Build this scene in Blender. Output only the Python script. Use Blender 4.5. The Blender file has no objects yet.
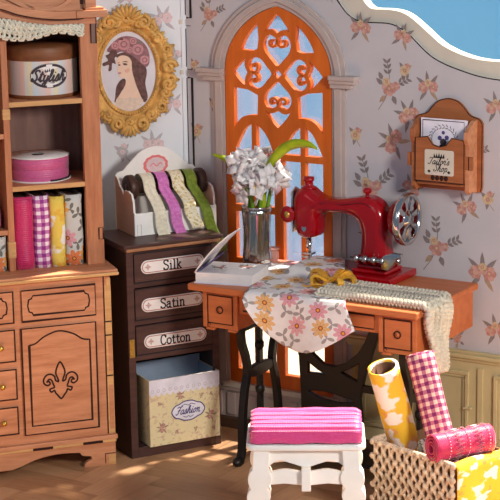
import bpy, math, random
from mathutils import Vector, Matrix, noise
PI = math.pi
R = math.radians
sc = bpy.context.scene
COL = sc.collection
random.seed(4)

# ------------------------------------------------------------------ materials
def lin(c):
    return tuple(((v/255)/12.92 if v/255 <= .04045 else ((v/255+.055)/1.055)**2.4) for v in c) + (1.0,)

class NT:
    def __init__(s, name, rough=.6, metal=0., spec=.4):
        s.m = bpy.data.materials.new(name); s.m.use_nodes = True
        s.t = s.m.node_tree; s.b = s.t.nodes['Principled BSDF']
        s.b.inputs['Roughness'].default_value = rough
        s.b.inputs['Metallic'].default_value = metal
        s.b.inputs['Specular IOR Level'].default_value = spec
    def n(s, typ, **kw):
        x = s.t.nodes.new(typ)
        for k, v in kw.items():
            if k.startswith('_'): setattr(x, k[1:], v)
            else:
                i = x.inputs[int(k[1:])] if k[0] == 'i' and k[1:].isdigit() else x.inputs[k]
                s.put(i, v)
        return x
    def put(s, i, v):
        if isinstance(v, bpy.types.NodeSocket): s.t.links.new(v, i)
        elif v is not None: i.default_value = v
    def m2(s, op, a, b=None, c=None):
        x = s.t.nodes.new('ShaderNodeMath'); x.operation = op
        s.put(x.inputs[0], a)
        if b is not None: s.put(x.inputs[1], b)
        if c is not None: s.put(x.inputs[2], c)
        return x.outputs[0]
    def v2(s, op, a, b=None):
        x = s.t.nodes.new('ShaderNodeVectorMath'); x.operation = op
        s.put(x.inputs[0], a)
        if b is not None: s.put(x.inputs[1], b)
        return x.outputs[0] if op not in ('LENGTH', 'DISTANCE') else x.outputs[1]
    def mix(s, f, a, b):
        x = s.t.nodes.new('ShaderNodeMix'); x.data_type = 'RGBA'
        s.put(x.inputs[0], f); s.put(x.inputs[6], a); s.put(x.inputs[7], b)
        return x.outputs[2]
    def ramp(s, f, stops, interp='LINEAR'):
        x = s.t.nodes.new('ShaderNodeValToRGB'); x.color_ramp.interpolation = interp
        e = x.color_ramp.elements
        while len(e) < len(stops): e.new(.5)
        for k, (p, c) in enumerate(stops): e[k].position = p; e[k].color = c
        s.put(x.inputs[0], f); return x.outputs[0]
    def noise(s, vec, scale, detail=3, rough=.55):
        x = s.n('ShaderNodeTexNoise', Vector=vec, Scale=scale, Detail=detail, Roughness=rough)
        return x.outputs['Fac']
    def obj(s): return s.n('ShaderNodeTexCoord').outputs['Object']
    def uv(s): return s.n('ShaderNodeTexCoord').outputs['UV']
    def color(s, c): s.put(s.b.inputs['Base Color'], c); return s
    def bump(s, h, strength=.3, dist=.004):
        x = s.n('ShaderNodeBump', Height=h, Strength=strength, Distance=dist)
        s.t.links.new(x.outputs[0], s.b.inputs['Normal']); return s

def plain(name, c, rough=.6, metal=0., var=.08, scale=14, spec=.4, bump=0.):
    t = NT(name, rough, metal, spec)
    nz = t.noise(t.obj(), scale, 4)
    a = lin(c); d = tuple(v*(1-2.2*var) for v in a[:3])+(1,); l = tuple(min(1, v*(1+var)) for v in a[:3])+(1,)
    t.color(t.ramp(nz, [(.3, d), (.7, l)]))
    if bump: t.bump(t.noise(t.obj(), scale*6, 3), bump, .003)
    return t.m

def wood(name, c1, c2, along='x', scale=5, rough=.5, bump=.15):
    t = NT(name, rough, 0, .35)
    st = {'x': (.12, 1, 1), 'y': (1, .12, 1), 'z': (1, 1, .12)}[along]
    v = t.v2('MULTIPLY', t.obj(), st)
    n1 = t.noise(v, scale*9, 5, .65); n2 = t.noise(v, scale*1.5, 2)
    f = t.m2('MULTIPLY_ADD', n1, .7, t.m2('MULTIPLY', n2, .3))
    t.color(t.ramp(f, [(.33, lin(c1)), (.66, lin(c2))]))
    t.bump(n1, bump, .002)
    return t.m

def cloth_bump(t, f=420, st=.25):
    u = t.uv(); sp = t.n('ShaderNodeSeparateXYZ', Vector=u)
    w = t.m2('MULTIPLY', t.m2('SINE', t.m2('MULTIPLY', sp.outputs[0], f)), t.m2('SINE', t.m2('MULTIPLY', sp.outputs[1], f)))
    t.bump(w, st, .002)

def fabric(name, c, f=420, rough=.9, c2=None):
    t = NT(name, rough, 0, .2)
    nz = t.noise(t.uv(), 60, 3)
    a = lin(c); b = lin(c2) if c2 else tuple(v*.8 for v in a[:3])+(1,)
    t.color(t.ramp(nz, [(.35, b), (.65, a)])); cloth_bump(t, f)
    t.b.inputs['Sheen Weight'].default_value = .25
    return t.m

def gingham(name, light, mid, dark, freq):
    t = NT(name, .9, 0, .2)
    sp = t.n('ShaderNodeSeparateXYZ', Vector=t.uv())
    wob = t.m2('MULTIPLY', t.noise(t.uv(), 40, 2), .25)
    a = t.m2('GREATER_THAN', t.m2('FRACT', t.m2('ADD', t.m2('MULTIPLY', sp.outputs[0], freq), wob)), .5)
    b = t.m2('GREATER_THAN', t.m2('FRACT', t.m2('ADD', t.m2('MULTIPLY', sp.outputs[1], freq), wob)), .5)
    s = t.m2('MULTIPLY', t.m2('ADD', a, b), .5)
    t.color(t.ramp(s, [(0, lin(light)), (.34, lin(mid)), (.8, lin(dark))], 'CONSTANT'))
    cloth_bump(t, 500); return t.m

def blossom(name, base, fl, accent, scale=9, thr=.56):
    t = NT(name, .85, 0, .2)
    n1 = t.noise(t.uv(), scale, 2.5, .5)
    v = t.v2('ADD', t.uv(), (3.1, 1.7, .4)); n2 = t.noise(v, scale*1.7, 2)
    c = t.mix(t.ramp(n2, [(.58, (0,)*3+(1,)), (.63, (1,)*4)]), lin(base), lin(accent))
    c = t.mix(t.ramp(n1, [(thr, (0,)*3+(1,)), (thr+.035, (1,)*4)]), c, lin(fl))
    t.color(c); cloth_bump(t, 420, .2); return t.m

def floral(name, base, cols, leaf, scale, petals=7):
    """printed flowers with petals, a dotted centre, and grey leaves (UV in metres)"""
    t = NT(name, .85, 0, .2)
    uv = t.uv()
    wob = t.n('ShaderNodeTexNoise', Vector=uv, Scale=scale*2, Detail=1.)
    def cells(off, sca, rnd):
        v = t.v2('ADD', uv, off)
        x = t.n('ShaderNodeTexVoronoi', Vector=v, Scale=sca, Randomness=rnd); x.voronoi_dimensions = '2D'
        d = t.v2('SUBTRACT', t.v2('MULTIPLY', v, (sca,)*3), t.v2('MULTIPLY', x.outputs['Position'], (sca,)*3))
        sp = t.n('ShaderNodeSeparateXYZ', Vector=d)
        rr = t.m2('SQRT', t.m2('ADD', t.m2('POWER', t.m2('ABSOLUTE', sp.outputs[0]), 2), t.m2('POWER', t.m2('ABSOLUTE', sp.outputs[1]), 2)))
        return rr, t.m2('ARCTAN2', sp.outputs[1], sp.outputs[0]), x.outputs['Color']
    nz = t.noise(uv, 18, 2)
    a = lin(base)
    c = t.ramp(nz, [(.3, tuple(v*.9 for v in a[:3])+(1,)), (.7, a)])
    # leaves: lobed shapes in a second cell set
    r2, a2, c2 = cells((.37/scale, .61/scale, 0), scale*1.6, .75)
    sc2 = t.n('ShaderNodeSeparateColor', Color=c2)
    ang = t.m2('ADD', a2, t.m2('MULTIPLY', sc2.outputs[0], 6.28))
    lob = t.m2('POWER', t.m2('ABSOLUTE', t.m2('COSINE', t.m2('MULTIPLY', ang, 1.5))), 3.)
    lf = t.m2('LESS_THAN', r2, t.m2('MULTIPLY_ADD', lob, .40, .03))
    c = t.mix(lf, c, lin(leaf))
    r1, a1, c1 = cells((0, 0, 0), scale, .55)
    sp1 = t.n('ShaderNodeSeparateColor', Color=c1)
    edge = t.m2('MULTIPLY_ADD', t.m2('ABSOLUTE', t.m2('COSINE', t.m2('MULTIPLY', t.m2('ADD', a1, sp1.outputs[1]), petals/2))), .15, .2)
    fm = t.m2('LESS_THAN', r1, edge)
    fc = t.ramp(sp1.outputs[0], [(k/len(cols), lin(q)) for k, q in enumerate(cols)], 'CONSTANT')
    fc = t.mix(t.m2('MULTIPLY', t.m2('LESS_THAN', t.m2('ABSOLUTE', t.m2('COSINE', t.m2('MULTIPLY', t.m2('ADD', a1, sp1.outputs[1]), petals/2))), .16), .5), fc, lin((120, 60, 60)))
    c = t.mix(fm, c, fc)
    c = t.mix(t.m2('LESS_THAN', r1, .085), c, lin((150, 70, 60)))
    c = t.mix(t.m2('LESS_THAN', r1, .05), c, lin((225, 160, 70)))
    t.color(c); cloth_bump(t, 420, .15); return t.m

def satin(name, c, c2):
    t = NT(name, .42, 0, .5)
    sp = t.n('ShaderNodeSeparateXYZ', Vector=t.uv())
    w = t.m2('SINE', t.m2('MULTIPLY', sp.outputs[1], 700))
    nz = t.noise(t.uv(), 90, 3)
    t.color(t.mix(nz, lin(c2), lin(c)))
    t.bump(t.m2('ADD', t.m2('MULTIPLY', w, .4), nz), .35, .003)
    t.b.inputs['Sheen Weight'].default_value = .3
    return t.m

M = {}
M['oak'] = wood('honey plywood', (182, 116, 78), (218, 154, 114), 'x', 5)
M['oak_shaded'] = wood('shaded plywood', (146, 84, 48), (182, 110, 66), 'x', 5)  # honey plywood darkened: the wall's shade on the pocket, put into the colour
M['oak_v'] = wood('honey plywood upright', (170, 102, 66), (206, 138, 96), 'z', 5)
M['oak_edge'] = wood('pale plywood edge', (196, 142, 88), (226, 178, 118), 'x', 6)
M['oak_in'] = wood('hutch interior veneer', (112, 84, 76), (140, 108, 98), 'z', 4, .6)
M['burn'] = plain('laser burnt line', (52, 20, 12), .8)
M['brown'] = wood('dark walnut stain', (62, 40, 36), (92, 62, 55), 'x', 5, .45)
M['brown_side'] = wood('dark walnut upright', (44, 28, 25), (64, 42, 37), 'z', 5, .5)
M['brown_edge'] = wood('paler walnut edge', (140, 92, 62), (196, 142, 100), 'x', 7, .5)  # lighter tone for the front lip of the cabinet top
M['orange'] = wood('orange lacquered wood', (176, 96, 52), (202, 118, 70), 'x', 3, .45, .06)
M['lattice'] = wood('bright orange lacquer', (200, 92, 22), (222, 112, 36), 'z', 3, .45, .05)
M['iron'] = plain('black iron', (30, 26, 24), .42, .2, .1)
M['brass'] = plain('brass', (226, 190, 96), .3, .9)
M['gold'] = plain('gilded plaster', (222, 174, 96), .5, .1, .16, 24, .4, .25)
M['goldfoil'] = plain('gold foil', (252, 186, 64), .28, .4, .12, 60, .5, .3)
M['chrome'] = plain('chrome', (205, 205, 205), .14, 1., .03)
M['red'] = plain('glossy red enamel', (160, 2, 16), .18, 0, .04, 5, .3)
M['white'] = plain('white painted wood', (248, 246, 240), .55, 0, .03, 9)
M['rackside'] = plain('raw pink beige card', (222, 168, 136), .7, 0, .05, 9)
M['paper'] = plain('white paper', (242, 238, 236), .75, 0, .03)
M['cream'] = plain('cream panel edge', (214, 206, 190), .7, 0, .04, 6)
M['grey'] = plain('dark grey ink', (70, 60, 66), .8)
M['ink'] = plain('black ink', (34, 28, 34), .8)
M['violet'] = plain('violet ink', (84, 74, 130), .8)
M['wallR'] = plain('grey lilac wallpaper', (196, 192, 196), .8, 0, .03, 4)
M['wallL'] = plain('pale wallpaper', (232, 236, 242), .8, 0, .02, 4)
M['casing'] = plain('mauve grey plaster', (190, 174, 168), .75, 0, .05, 8)
M['dado'] = plain('olive cream wainscot', (196, 184, 140), .65, 0, .04, 6)
M['plinth'] = plain('brown skirting', (92, 66, 50), .6)
M['fpink'] = plain('printed rose', (208, 162, 150), .85, 0, .12, 60)
M['fdeep'] = plain('printed deep rose', (192, 138, 126), .85, 0, .1, 60)
M['ftan'] = plain('printed ochre', (208, 182, 144), .85, 0, .12, 60)
M['leafg'] = plain('printed grey leaf', (140, 128, 126), .85, 0, .1, 60)
M['leaft'] = plain('printed tan leaf', (176, 150, 126), .85, 0, .1, 60)
M['pinkpale'] = plain('pale printed rose', (232, 206, 208), .85, 0, .06, 60)
M['leafpale'] = plain('pale printed leaf', (196, 190, 194), .85, 0, .06, 60)
M['emblem'] = plain('coral pink print', (236, 128, 128), .7, 0, .05)
M['darkred'] = plain('dark red enamel', (104, 4, 14), .3)
M['knot'] = plain('cream crochet cotton', (226, 216, 196), .9, 0, .08, 40, .2, .3)
M['lace'] = plain('ivory lace thread', (228, 222, 202), .9, 0, .08, 40, .2, .3)
M['jute'] = plain('beige crochet thread', (222, 200, 174), .9, 0, .12, 40, .2, .3)
M['tan'] = plain('tan card', (134, 98, 70), .8)
M['satin'] = satin('pink satin', (236, 84, 152), (206, 50, 120))
M['satin2'] = satin('rose satin ribbon', (226, 110, 160), (196, 76, 130))
M['rcream'] = fabric('cream ribbon', (246, 238, 212), 600, .6)
M['rpink'] = fabric('orchid ribbon', (226, 140, 206), 600, .55, (206, 108, 182))
M['rgreen'] = fabric('olive ribbon', (126, 146, 50), 600, .55, (96, 116, 30))
M['rlace'] = blossom('gold threaded ribbon', (240, 232, 206), (206, 186, 116), (224, 196, 120), 60, .55)
M['bpink'] = satin('hot pink knit', (226, 42, 112), (176, 22, 84))
M['gingham1'] = gingham('violet gingham', (252, 240, 246), (206, 130, 186), (154, 60, 142), 30)
M['gingham2'] = gingham('plum gingham', (244, 208, 184), (200, 116, 134), (134, 48, 98), 33)
M['yellow'] = blossom('yellow blossom cotton', (246, 196, 60), (252, 240, 226), (238, 168, 90), 11, .52)
M['lemon'] = blossom('lemon cotton', (240, 210, 96), (248, 244, 232), (236, 190, 80), 12, .5)
M['greyfl'] = floral('grey floral cotton', (212, 212, 206), [(226, 130, 80), (222, 160, 170), (230, 170, 90)], (120, 118, 110), 9)
M['drape'] = floral('white floral cotton', (236, 232, 230), [(220, 160, 170), (224, 180, 124), (222, 168, 172), (212, 146, 122)], (164, 156, 152), 7.6, 9)
M['magenta'] = satin('magenta cotton', (216, 34, 100), (188, 18, 76))
M['stitch'] = plain('pale pink stitching', (246, 190, 206), .8)
M['core'] = plain('cardboard core', (96, 62, 44), .85)
M['roller'] = plain('dark stained dowel', (70, 46, 38), .45)
M['petal'] = plain('white petal', (255, 252, 252), .6, 0, .03)
M['petal2'] = plain('blush petal', (242, 214, 222), .6, 0, .03)
M['stem'] = plain('green stem', (112, 160, 36), .5)
M['leaf'] = plain('lime leaf', (176, 196, 24), .4, 0, .12, 20)
M['boxpaper'] = blossom('cream printed card', (234, 220, 176), (222, 206, 160), (216, 190, 160), 30, .6)
M['boxin'] = plain('blue grey card', (150, 168, 190), .8, 0, .06)
M['lacewhite'] = plain('lavender white lace print', (236, 234, 246), .8)
M['bandpaper'] = NT('striped band').m
t = NT('striped paper band', .7)
sp = t.n('ShaderNodeSeparateXYZ', Vector=t.uv())
fr = t.m2('FRACT', t.m2('MULTIPLY', sp.outputs[0], 9.0))
t.color(t.ramp(fr, [(0, lin((214, 218, 220))), (.45, lin((236, 196, 180))), (.5, lin((236, 196, 180))), (.58, lin((222, 220, 214))), (.8, lin((236, 220, 176))), (.88, lin((214, 218, 220)))], 'LINEAR'))
M['bandpaper'] = t.m
M['boxbrown'] = wood('box veneer', (110, 66, 40), (146, 94, 60), 'x', 4)
M['red'].node_tree.nodes['Principled BSDF'].inputs['Coat Weight'].default_value = .5
M['red'].node_tree.nodes['Principled BSDF'].inputs['Coat Roughness'].default_value = .06
for nm in ('petal', 'petal2'):
    T_ = M[nm].node_tree; tl_ = T_.nodes.new('ShaderNodeBsdfTranslucent'); tl_.inputs[0].default_value = lin((250, 240, 238)); mx_ = T_.nodes.new('ShaderNodeMixShader'); mx_.inputs[0].default_value = .3
    T_.links.new(T_.nodes['Principled BSDF'].outputs[0], mx_.inputs[1]); T_.links.new(tl_.outputs[0], mx_.inputs[2]); T_.links.new(mx_.outputs[0], T_.nodes['Material Output'].inputs[0])
t = NT('clear glass', .03, 0, .5); t.b.inputs['Transmission Weight'].default_value = 1.; t.b.inputs['IOR'].default_value = 1.45
t.color(lin((238, 240, 242))); M['glass'] = t.m
t = NT('fluted silvered glass', .06)
_g = t.n('ShaderNodeBsdfGlass', Color=lin((236, 236, 236)), Roughness=.03, IOR=1.45); _m = t.n('ShaderNodeBsdfGlossy', Color=lin((240, 236, 230)), Roughness=.1)
_x = t.n('ShaderNodeMixShader', Fac=.34); t.t.links.new(_g.outputs[0], _x.inputs[1]); t.t.links.new(_m.outputs[0], _x.inputs[2]); t.t.links.new(_x.outputs[0], t.t.nodes['Material Output'].inputs[0]); M['vaseglass'] = t.m
t = NT('window glass', .05)
tr = t.n('ShaderNodeBsdfTransparent', Color=lin((236, 240, 246))); gl = t.n('ShaderNodeBsdfGlossy', Color=(1, 1, 1, 1), Roughness=.08)
nzw = t.n('ShaderNodeTexNoise', Vector=t.obj(), Scale=3., Detail=2.)
df = t.n('ShaderNodeBsdfTranslucent', Color=lin((150, 166, 196)))
mx = t.n('ShaderNodeMixShader', Fac=.1); t.t.links.new(tr.outputs[0], mx.inputs[1]); t.t.links.new(gl.outputs[0], mx.inputs[2])
mx2 = t.n('ShaderNodeMixShader', Fac=t.m2('MULTIPLY', nzw.outputs['Fac'], .30)); t.t.links.new(mx.outputs[0], mx2.inputs[1]); t.t.links.new(df.outputs[0], mx2.inputs[2])
t.t.links.new(mx2.outputs[0], t.t.nodes['Material Output'].inputs[0]); M['pane'] = t.m
t = NT('herringbone oak', .38, 0, .4)
at = t.n('ShaderNodeAttribute'); at.attribute_name = 'tone'
uvf = t.uv(); g = t.noise(t.v2('MULTIPLY', uvf, (6., 60., 1.)), 1., 4, .65)
f = t.m2('MULTIPLY_ADD', g, .55, t.m2('MULTIPLY', at.outputs['Fac'], .45))
t.color(t.ramp(f, [(.2, lin((172, 124, 86))), (.8, lin((218, 170, 126)))])); t.bump(g, .1, .002)
M['floor'] = t.m
M['skin'] = plain('printed skin tone', (240, 212, 190), .6, 0, .03)
M['blush'] = plain('printed blush', (234, 186, 168), .6)
M['hair'] = plain('printed chestnut', (112, 80, 78), .6, 0, .22, 60)
M['hat'] = plain('printed mauve', (156, 112, 120), .6, 0, .15, 60)
M['rose'] = plain('printed dusty rose', (206, 150, 156), .6, 0, .1, 80)
M['dress'] = plain('printed ivory lace', (232, 214, 196), .6, 0, .08, 80)
M['printbg'] = plain('printed pale sky', (222, 224, 234), .6, 0, .03)
M['backdrop'] = plain('blue studio backdrop', (88, 154, 220), .9, 0, .02, .5)
M['sand'] = plain('cream studio table', (236, 214, 170), .9, 0, .03, 2)

# ------------------------------------------------------------------ geometry
class MB:
    def __init__(s): s.v = []; s.f = []; s.mi = []; s.sm = []; s.uv = []
    def add(s, vs, fs, m=0, smooth=False, uv=None):
        o = len(s.v); s.v += [tuple(x) for x in vs]
        s.uv += list(uv) if uv else [(0., 0.)]*len(vs)
        for f in fs: s.f.append([i+o for i in f]); s.mi.append(m); s.sm.append(smooth)
        return s
    def box(s, x0, x1, y0, y1, z0, z1, m=0):
        v = [(x, y, z) for z in (z0, z1) for y in (y0, y1) for x in (x0, x1)]
        uv = [(p[0]+p[1], p[2]+p[1]) for p in v]
        return s.add(v, [(0,2,3,1), (4,5,7,6), (0,1,5,4), (2,6,7,3), (0,4,6,2), (1,3,7,5)], m, False, uv)
    def obox(s, c, half, rot, m=0):
        q = rot.to_matrix() if hasattr(rot, 'to_matrix') else rot
        v = [Vector(c)+q@Vector((x*half[0], y*half[1], z*half[2])) for z in (-1, 1) for y in (-1, 1) for x in (-1, 1)]
        return s.add(v, [(0,2,3,1), (4,5,7,6), (0,1,5,4), (2,6,7,3), (0,4,6,2), (1,3,7,5)], m)
    def tube(s, path, r, n=8, m=0, closed=False, caps=True, flat=None):
        P = [Vector(p) for p in path]; k = len(P)
        rs = r if isinstance(r, (list, tuple)) else [r]*k
        T = []
        for i in range(k):
            a = P[(i-1) % k] if closed or i else P[i]; b = P[(i+1) % k] if closed or i < k-1 else P[i]
            d = b-a; T.append(d.normalized() if d.length > 1e-9 else Vector((0, 0, 1)))
        up = Vector(flat) if flat else (Vector((0, 0, 1)) if abs(T[0].z) < .9 else Vector((1, 0, 0)))
        vs = []; nn = None
        for i in range(k):
            base = up if (nn is None or flat) else nn
            x = base-T[i]*base.dot(T[i])
            if x.length < 1e-6: x = T[i].orthogonal()
            x.normalize(); nn = x; y = T[i].cross(x)
            for j in range(n):
                a = 2*PI*j/n; vs.append(P[i]+(x*math.cos(a)+y*math.sin(a))*rs[i])
        fs = []
        for i in range(k if closed else k-1):
            for j in range(n):
                a = i*n+j; b = i*n+(j+1) % n; c = ((i+1) % k)*n+(j+1) % n; d = ((i+1) % k)*n+j
                fs.append((a, b, c, d))
        if caps and not closed: fs += [tuple(range(n))[::-1], tuple((k-1)*n+j for j in range(n))]
        return s.add(vs, fs, m, True)
    def bar(s, path, w, th, nrm, m=0):
        """flat bar swept along a path: width w in the plane, thickness th along nrm"""
        P = [Vector(p) for p in path]; N = Vector(nrm).normalized(); k = len(P); vs = []
        ws = w if isinstance(w, (list, tuple)) else [w]*k
        for i in range(k):
            d = (P[min(i+1, k-1)]-P[max(i-1, 0)]).normalized(); x = N.cross(d).normalized()
            for (a, b) in ((-1, -1), (1, -1), (1, 1), (-1, 1)): vs.append(P[i]+x*a*ws[i]/2+N*b*th/2)
        fs = [(0, 1, 2, 3)[::-1], tuple(4*(k-1)+j for j in range(4))]
        for i in range(k-1):
            for j in range(4): fs.append((4*i+j, 4*i+(j+1) % 4, 4*i+4+(j+1) % 4, 4*i+4+j))
        return s.add(vs, fs, m)
    def lathe(s, prof, n=32, o=(0, 0, 0), axis='z', m=0, smooth=True, sx=1., sy=1.):
        o = Vector(o); vs = []; uv = []; L = 0
        for i, (r, h) in enumerate(prof):
            if i: L += math.hypot(r-prof[i-1][0], h-prof[i-1][1])
            for j in range(n+1):
                a = 2*PI*j/n; x, y = r*math.cos(a)*sx, r*math.sin(a)*sy
                p = {'z': (x, y, h), 'x': (h, x, y), 'y': (y, h, x)}[axis]
                vs.append(o+Vector(p)); uv.append((j/n*2*PI*max(q[0] for q in prof), L))
        fs = []
        for i in range(len(prof)-1):
            for j in range(n): a = i*(n+1)+j; fs.append((a, a+1, a+n+2, a+n+1))
        return s.add(vs, fs, m, smooth, uv)
    def ell(s, c, r, m=0, rot=None, n=10):
        c = Vector(c); vs = []; q = rot.to_matrix() if rot is not None and hasattr(rot, 'to_matrix') else (rot or Matrix.Identity(3))
        h = max(4, n//2)
        for i in range(h+1):
            t = PI*i/h
            for j in range(n):
                a = 2*PI*j/n
                vs.append(c+q@Vector((r[0]*math.sin(t)*math.cos(a), r[1]*math.sin(t)*math.sin(a), r[2]*math.cos(t))))
        fs = [(i*n+j, (i+1)*n+j, (i+1)*n+(j+1) % n, i*n+(j+1) % n) for i in range(h) for j in range(n)]
        return s.add(vs, fs, m, True)
    def sheet(s, fn, ns, nt, m=0, su=1., sv=1., smooth=True):
        vs = []; uv = []
        for j in range(nt+1):
            for i in range(ns+1):
                vs.append(fn(i/ns, j/nt)); uv.append((i/ns*su, j/nt*sv))
        fs = [(j*(ns+1)+i, j*(ns+1)+i+1, (j+1)*(ns+1)+i+1, (j+1)*(ns+1)+i) for j in range(nt) for i in range(ns)]
        return s.add(vs, fs, m, smooth, uv)
    def poly(s, pts, y, m=0):
        """flat polygon facing -y in local coords; pts are (x, z), any convex-ish outline"""
        if sum(pts[i][0]*pts[(i+1) % len(pts)][1]-pts[(i+1) % len(pts)][0]*pts[i][1] for i in range(len(pts))) < 0: pts = pts[::-1]
        cx = sum(p[0] for p in pts)/len(pts); cz = sum(p[1] for p in pts)/len(pts)
        return s.add([(p[0], y, p[1]) for p in pts], [tuple(range(len(pts)))], m, False, [(p[0], p[1]) for p in pts])
    def line(s, pts, w, y, m=0, closed=False):
        """engraved line: thin raised strip in the xz plane"""
        P = [Vector((p[0], 0, p[1])) for p in pts]; k = len(P); vs = []
        for i in range(k):
            a = P[(i-1) % k] if closed or i else P[i]; b = P[(i+1) % k] if closed or i < k-1 else P[i]
            d = (b-a).normalized(); x = Vector((-d.z, 0, d.x))
            e1 = (P[i]-a).normalized() if (P[i]-a).length > 0 else d
            kf = 1/max(.6, abs(e1.dot(d)))
            vs += [P[i]+x*w/2*kf, P[i]-x*w/2*kf]
        for q in vs: q.y = y
        fs = [(2*i, 2*((i+1) % k), 2*((i+1) % k)+1, 2*i+1)[::-1] for i in range(k if closed else k-1)]
        return s.add(vs, fs, m)
    def frommesh(s, me, xf, m=0):
        vs = [xf(v.co) for v in me.vertices]
        return s.add(vs, [tuple(p.vertices) for p in me.polygons], m, False, [(v[0], v[2]) for v in vs])
    def plate(s, outer, holes=(), y0=-.01, y1=.01, m=0, bev=0., res=2, plane='xz', at=0):
        cu = bpy.data.curves.new('outline', 'CURVE'); cu.dimensions = '2D'; cu.fill_mode = 'BOTH'
        for pl in [outer]+list(holes):
            q = cu.splines.new('POLY'); q.points.add(len(pl)-1); q.use_cyclic_u = True
            for k, p in enumerate(pl): q.points[k].co = (p[0], p[1], 0, 1)
        cu.extrude = max(abs(y1-y0)/2-bev, 1e-4); cu.bevel_depth = bev; cu.bevel_resolution = res; cu.offset = -bev
        ob = bpy.data.objects.new('outline', cu); COL.objects.link(ob)
        dg = bpy.context.evaluated_depsgraph_get(); me = bpy.data.meshes.new_from_object(ob.evaluated_get(dg))
        yc = (y0+y1)/2
        xf = {'xz': lambda c: Vector((c.x, yc-c.z, c.y)), 'xy': lambda c: Vector((c.x, c.y, yc+c.z)),
              'yz': lambda c: Vector((yc+c.z, c.x, c.y))}[plane]
        k0 = len(s.f); s.frommesh(me, xf, m)
        if bev > .004:
            for k in range(k0, len(s.f)): s.sm[k] = len(s.f[k]) == 4
        bpy.data.objects.remove(ob); bpy.data.curves.remove(cu); bpy.data.meshes.remove(me); return s
    def text(s, body, size, cx, cz, y, m=0, shear=0., th=.001, xf=None, bold=0., sx=1.):
        cu = bpy.data.curves.new('lettering', 'FONT'); cu.body = body; cu.size = size; cu.shear = shear
        cu.align_x = 'CENTER'; cu.align_y = 'CENTER'; cu.extrude = th; cu.offset = bold
        ob = bpy.data.objects.new('lettering', cu); COL.objects.link(ob)
        dg = bpy.context.evaluated_depsgraph_get(); me = bpy.data.meshes.new_from_object(ob.evaluated_get(dg))
        s.frommesh(me, xf or (lambda c: Vector((cx+c.x*sx, y-c.z, cz+c.y))), m)
        bpy.data.objects.remove(ob); bpy.data.curves.remove(cu); bpy.data.meshes.remove(me); return s
    def build(s, name, mats, parent=None, bevel=0., solid=0., label=None, sub=0, seg=2):
        me = bpy.data.meshes.new(name); me.from_pydata(s.v, [], s.f)
        me.polygons.foreach_set('material_index', s.mi); me.polygons.foreach_set('use_smooth', s.sm)
        ul = me.uv_layers.new(name='UVMap')
        lv = [0]*len(me.loops); me.loops.foreach_get('vertex_index', lv)
        fl = []
        for i in lv: fl += s.uv[i]
        ul.data.foreach_set('uv', fl)
        for q in (mats if isinstance(mats, (list, tuple)) else [mats]): me.materials.append(M[q] if isinstance(q, str) else q)
        me.validate(); me.update()
        ob = bpy.data.objects.new(name, me); COL.objects.link(ob)
        if parent: ob.parent = parent
        if sub: mo = ob.modifiers.new('smooth', 'SUBSURF'); mo.levels = sub; mo.render_levels = sub
        if solid: mo = ob.modifiers.new('thickness', 'SOLIDIFY'); mo.thickness = solid; mo.offset = 0
        if bevel:
            mo = ob.modifiers.new('edge', 'BEVEL'); mo.width = bevel; mo.segments = seg; mo.limit_method = 'ANGLE'; mo.angle_limit = R(40)
        if label: ob['label'] = label
        return ob

def tag(o, label, cat, group=None, kind=None):
    o['label'] = label; o['category'] = cat
    if group: o['group'] = group
    if kind: o['kind'] = kind
    return o
def thing(name, loc, rz, label, cat, group=None):
    o = bpy.data.objects.new(name, None); COL.objects.link(o); o.empty_display_size = .05
    o.location = loc; o.rotation_euler = (0, 0, rz); return tag(o, label, cat, group)
def place(o, loc, rz): o.location = loc; o.rotation_euler = (0, 0, rz); return o
def struct(o, loc=(0, 0, 0), rz=0): o['kind'] = 'structure'; return place(o, loc, rz)

def arc(cx, cz, r, a0, a1, n=12, rz=None):
    rz = rz or r
    return [(cx+r*math.cos(R(a0+(a1-a0)*i/n)), cz+rz*math.sin(R(a0+(a1-a0)*i/n))) for i in range(n+1)]
def cat(pts, n=6, closed=False):
    """Catmull-Rom through points of any dimension"""
    P = [Vector(p) if len(p) == 3 else Vector((p[0], p[1], 0)) for p in pts]; d = len(pts[0]); k = len(P); out = []
    for i in range(k if closed else k-1):
        p0 = P[(i-1) % k] if closed or i else P[i]; p1 = P[i]; p2 = P[(i+1) % k]; p3 = P[(i+2) % k] if closed or i+2 < k else p2
        for j in range(n):
            t = j/n
            q = .5*((2*p1)+(p2-p0)*t+(2*p0-5*p1+4*p2-p3)*t*t+(3*p1-p0-3*p2+p3)*t**3)
            out.append(tuple(q)[:d])
    if not closed: out.append(tuple(P[-1])[:d])
    return out
def lerp(a, b, t): return a+(b-a)*t
def tab(T, s):
    """piecewise-linear table lookup; T = [(s, v...)]"""
    for a, b in zip(T, T[1:]):
        if s <= b[0]:
            t = (s-a[0])/(b[0]-a[0]) if b[0] > a[0] else 0; t = max(0, t)
            return [lerp(x, y, t) for x, y in zip(a[1:], b[1:])]
    return list(T[-1][1:])
def sstep(a, b, x): t = max(0, min(1, (x-a)/(b-a))); return t*t*(3-2*t)
def mir(p): return [(-x, z) for x, z in p][::-1]

# frames: each is a floor origin and a turn about z; local x runs along the wall, local -y towards the viewer
C1 = Vector((.002, 8.302, 0)); TR = R(-31.6)      # window wall
C0 = Vector((-.082, 8.166, 0)); TL = R(19)        # hutch
RD = Vector((math.cos(TR), math.sin(TR), 0)); RN = Vector((math.sin(TR), -math.cos(TR), 0))
LD = Vector((math.cos(TL), math.sin(TL), 0))
def Rw(u, d, z=0): return C1+RD*u+RN*d+Vector((0, 0, z))
COR = Vector((-.268, 8.468, 0)); TW = R(3)        # picture wall
WD = Vector((math.cos(TW), math.sin(TW), 0)); WN = Vector((math.sin(TW), -math.cos(TW), 0))

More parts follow.
